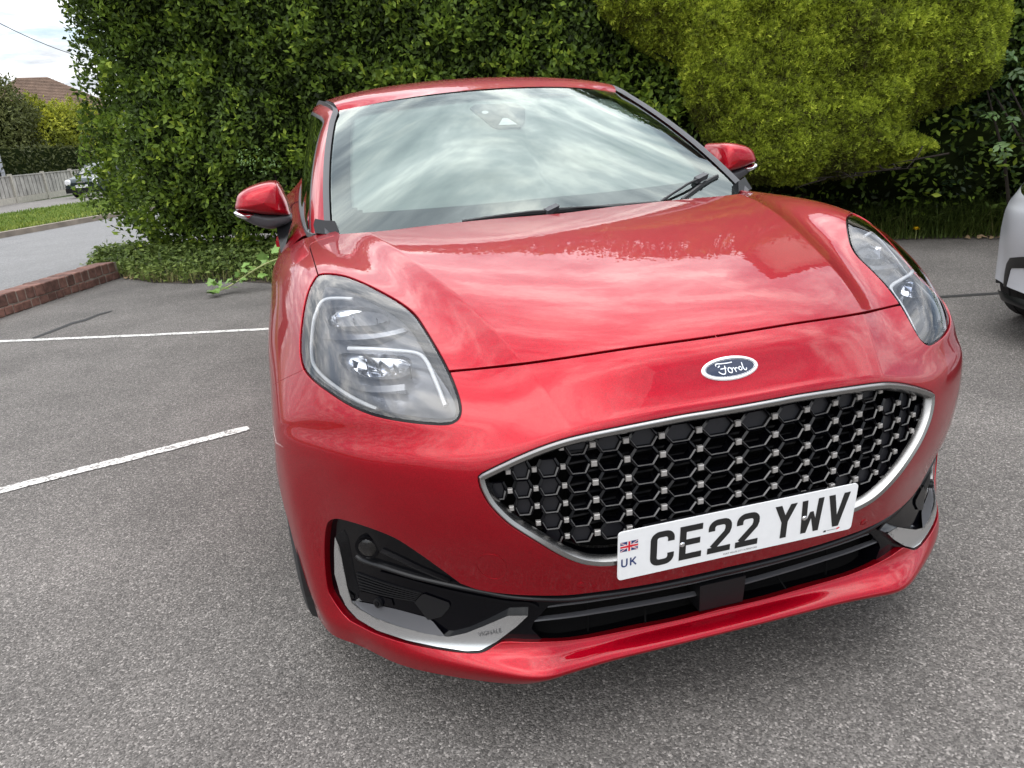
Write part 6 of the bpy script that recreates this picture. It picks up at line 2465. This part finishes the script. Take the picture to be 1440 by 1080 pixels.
def house(name, label, loc, rz, w, d, eave, ridge, wallm, hip=True):
    root = tag(empty(name, (*loc, 0), rz), label, 'house')
    MB().box((-w / 2, -d / 2, -.1), (w / 2, d / 2, eave)).build('wall', wallm, root, smooth=False)
    o = .45
    hx = (w / 2 - d / 2 if hip else w / 2 + o)
    V = [(-w / 2 - o, -d / 2 - o, eave - .12), (w / 2 + o, -d / 2 - o, eave - .12), (w / 2 + o, d / 2 + o, eave - .12), (-w / 2 - o, d / 2 + o, eave - .12), (-hx, 0, ridge), (hx, 0, ridge)]
    roof = MB().add(V, [(0, 1, 5, 4), (1, 2, 5), (2, 3, 4, 5), (3, 0, 4), (3, 2, 1, 0)]).build('roof', M['roof_tile'], root, smooth=False)
    nrow = 22
    for sgn in (-1, 1):
        for k in range(1, nrow):
            t = k / nrow
            y = sgn * (d / 2 + o) * (1 - t); z = eave - .12 + (ridge - eave + .12) * t
            xw = (w / 2 + o) * (1 - t) + hx * t
            MB().box((-xw, y - .03, z - .0), (xw, y + .03, z + .035)).build('tile_course', M['roof_tile'], roof, smooth=False)
    MB().box((-w * .42, .8, eave), (-w * .42 + .6, 1.5, ridge + .5)).build('chimney', M['house_brick'], roof, smooth=False)
    for fx in (-.3, .0, .3):
        for z0, z1 in ((.9, 2.1), (3.4, 4.5)):
            if z1 > eave: continue
            win = MB().box((fx * w - .75, -d / 2 - .03, z0), (fx * w + .75, -d / 2 + .02, z1)).build('window', M['upvc'], root, smooth=False)
            for sx in (-1, 1):
                MB().box((fx * w + sx * .36 - .31, -d / 2 - .035, z0 + .08), (fx * w + sx * .36 + .31, -d / 2 - .02, z1 - .08)).build('pane', M['window_dark'], win, smooth=False)
    return root


hp = far(78, 72)
house('distant_house', 'distant house with a brown hipped tiled roof rising above the trees', hp, math.radians(18), 9.5, 7.5, 5.2, 7.75, M['house_brick'])
hp2 = np.array([.3, .5]) + np.array([math.sin(math.radians(44)), math.cos(math.radians(44))]) * 17.0
nb = house('neighbouring_house', 'brown tiled house standing behind the conifer hedge', hp2, math.radians(-46), 10.5, 8.0, 5.6, 9.3, M['render'])
# pale gable on the side towards the car park
MB().add([(-2.2, -4.4, 5.0), (2.6, -4.4, 5.0), (2.6, -4.4, 6.6), (.2, -4.4, 8.5), (-2.2, -4.4, 6.6), (-2.2, 0, 5.0), (2.6, 0, 5.0), (2.6, 0, 6.6), (.2, 0, 8.5), (-2.2, 0, 6.6)],
         [(0, 1, 2, 3, 4), (0, 4, 9, 5), (1, 6, 7, 2)]).build('gable_wall', M['render'], nb, smooth=False)
MB().add([(-2.7, -4.75, 6.15), (.2, -4.75, 8.72), (.2, .3, 8.72), (-2.7, .3, 6.15), (3.1, -4.75, 6.15), (3.1, .3, 6.15)], [(0, 1, 2, 3), (1, 4, 5, 2)]).build('gable_roof', M['roof_tile'], nb, smooth=False)

# lamp post at the left edge and the overhead cable
lp = far(0, 36)
post = tag(empty('lamp_post', (lp[0], lp[1], 0)), 'plain grey steel lamp post standing on the verge by the fence', 'lamp post')
MB().tube([(0, 0, 0), (0, 0, 1.9), (0, 0, 2.0), (0, 0, 6)], [.11, .11, .06, .05], 12).build('pole', M['galv'] if 'galv' in M else M['rim'], post)
MB().tube([(0, 0, 5.95), (.3, -.3, 6.25), (.7, -.7, 6.3)], .03, 8).build('arm', M['rim'], post)
MB().box((.6, -1.05, 6.22), (.95, -.65, 6.36)).build('lantern', M['grey_plastic'], post)
ca, cb = at_y(-30, 17, 24.0), at_y(160, 88, 34.0)
pts = [ca + (cb - ca) * t + np.array([0, 0, -.25 * 4 * t * (1 - t)]) for t in np.linspace(-.6, 1.3, 30)]
cb_ = MB().tube(pts, .012, 5).build('overhead_cable', M['black_matt'], None)
tag(cb_, 'thin overhead cable crossing the sky above the distant house', 'cable')

# ------------------------------------------------------------------ white car on the right: same class of body, plain nose
W2 = np.array([2.725, 1.205, 0.0]); W2A = math.radians(-75)
white = tag(empty('white_car', tuple(W2), W2A), 'white crossover car parked beside the red car with only its front corner showing', 'car')
SKIP = {'grille', 'number_plate', 'oval_badge', 'lower_fascia', 'chrome_blade', 'fog_lamp', 'sensor', 'parking_sensor', 'towing_cover', 'lower_grille', 'radar_cover', 'seat', 'steering_wheel', 'wiper', 'bumper', 'headlamp'}
white_me = {}


def copy_part(o, parent):
    c = o.copy()
    COL.objects.link(c)
    c.parent = parent
    if o.type == 'MESH' and o.data.materials and o.data.materials[0] == M['red']:
        if o.data.name not in white_me:
            me = o.data.copy(); me.materials[0] = M['white_paint']; white_me[o.data.name] = me
        c.data = white_me[o.data.name]
    for ch in o.children: copy_part(ch, c)
    return c


for ch in list(car.children):
    if ch.name.split('.')[0] not in SKIP: copy_part(ch, white)


def cast2(px, py, off=0.0):
    """photo pixel -> uv on the white car's right half"""
    c_, s_ = math.cos(-W2A), math.sin(-W2A)
    Rz = np.array([[c_, -s_, 0], [s_, c_, 0], [0, 0, 1]])
    o = Rz @ (CAM_C - W2) * MX; d = Rz @ ray_dir(px, py) * MX
    tree, tris, V = bvh_for(off)
    hit, n, idx, dist = tree.ray_cast(Vector(o), Vector(d))
    if hit is None:
        best = None
        for q in np.linspace(2.5, 7, 160):
            h = tree.find_nearest(Vector(o + d * q))
            if best is None or h[3] < best[3]: best = h
        hit, n, idx, dist = best
    t = tris[idx]
    a, b, c = (V[k] for k in t)
    w = np.linalg.lstsq(np.stack([b - a, c - a], 1), np.array(hit) - a, rcond=None)[0]
    return (1 - w[0] - w[1]) * _uvg[t[0]] + w[0] * _uvg[t[1]] + w[1] * _uvg[t[2]]


# bumper skin without openings, filled lamp areas
cls2 = cls.copy()
cls[:] = np.where(np.isin(_c0, (2, 5, 6)) & (cen[:, 1] < 12.2), 2, np.where(np.isin(_c0, (2, 5, 6)), 9, _c0))
V, Nn, f, _ = panel_geo(2, flange=0.0)
V, Nn, f = both_sides(V, Nn, f)
wb = mobj('bumper', V, f, M['white_paint'], white, normals=Nn)
cls[:] = cls2


def patch2(name, px, off, mat, parent, thick=.006, dens=8):
    lp_ = np.array([cast2(a, b) for a, b in resample(np.array(px, float), 3, True)])
    P, n, f, uv = patch_in(lp_, off, dens)
    r_ = []
    for s in (-1, 1):
        v2, f2 = side_xf(P, f, s)
        r_.append(mobj(name, v2, f2, mat, parent, normals=n * (MX if s < 0 else 1)))
        Vw, fw = wall(lp_, off, off - thick)
        mobj(name + '_edge', *side_xf(Vw, fw, s), mat, r_[-1], auto=40)
    return r_


# upper grille slot, intake and lamps as dark insets proud of the skin by a hair
GR2 = np.array([(0, 7.9), (3.5, 7.9), (4.6, 8.2), (4.2, 9.2), (0, 9.3)])
V, n_, f, uv = patch_in(resample(GR2, .2, True), .002, 6)
for s in (-1, 1): mobj('grille_slot', *side_xf(V, f, s), M['black_gloss'], white, normals=n_ * (MX if s < 0 else 1))
V, n_, f, uv = patch_in(hl, -0.001, 8)
for s in (-1, 1):
    lm = mobj('headlamp', *side_xf(V, f, s), M['lens'], white, normals=n_ * (MX if s < 0 else 1))
    P2, n2, f2, uv2 = patch_in(inset(hl, .006), -.03, 8)
    mobj('lamp_bowl', *side_xf(P2, f2, s), M['reflector'], lm, auto=60)
    mobj('lamp_rim', *side_xf(*wall(hl, -.002, -.035), s), M['black_gloss'], lm, auto=60)

patch2('bumper_insert_band', [(1421, 362.4), (1440, 361), (1520, 361), (1520, 378), (1440, 377), (1422, 377), (1415, 404), (1411.5, 403), (1413, 385), (1416, 370.5)], .003, M['black_satin'], white)
patch2('lower_bumper_trim', [(1404, 408), (1420, 416), (1440, 421.4), (1520, 434), (1520, 446), (1440, 434.5), (1409, 422)], .004, M['black_satin'], white)
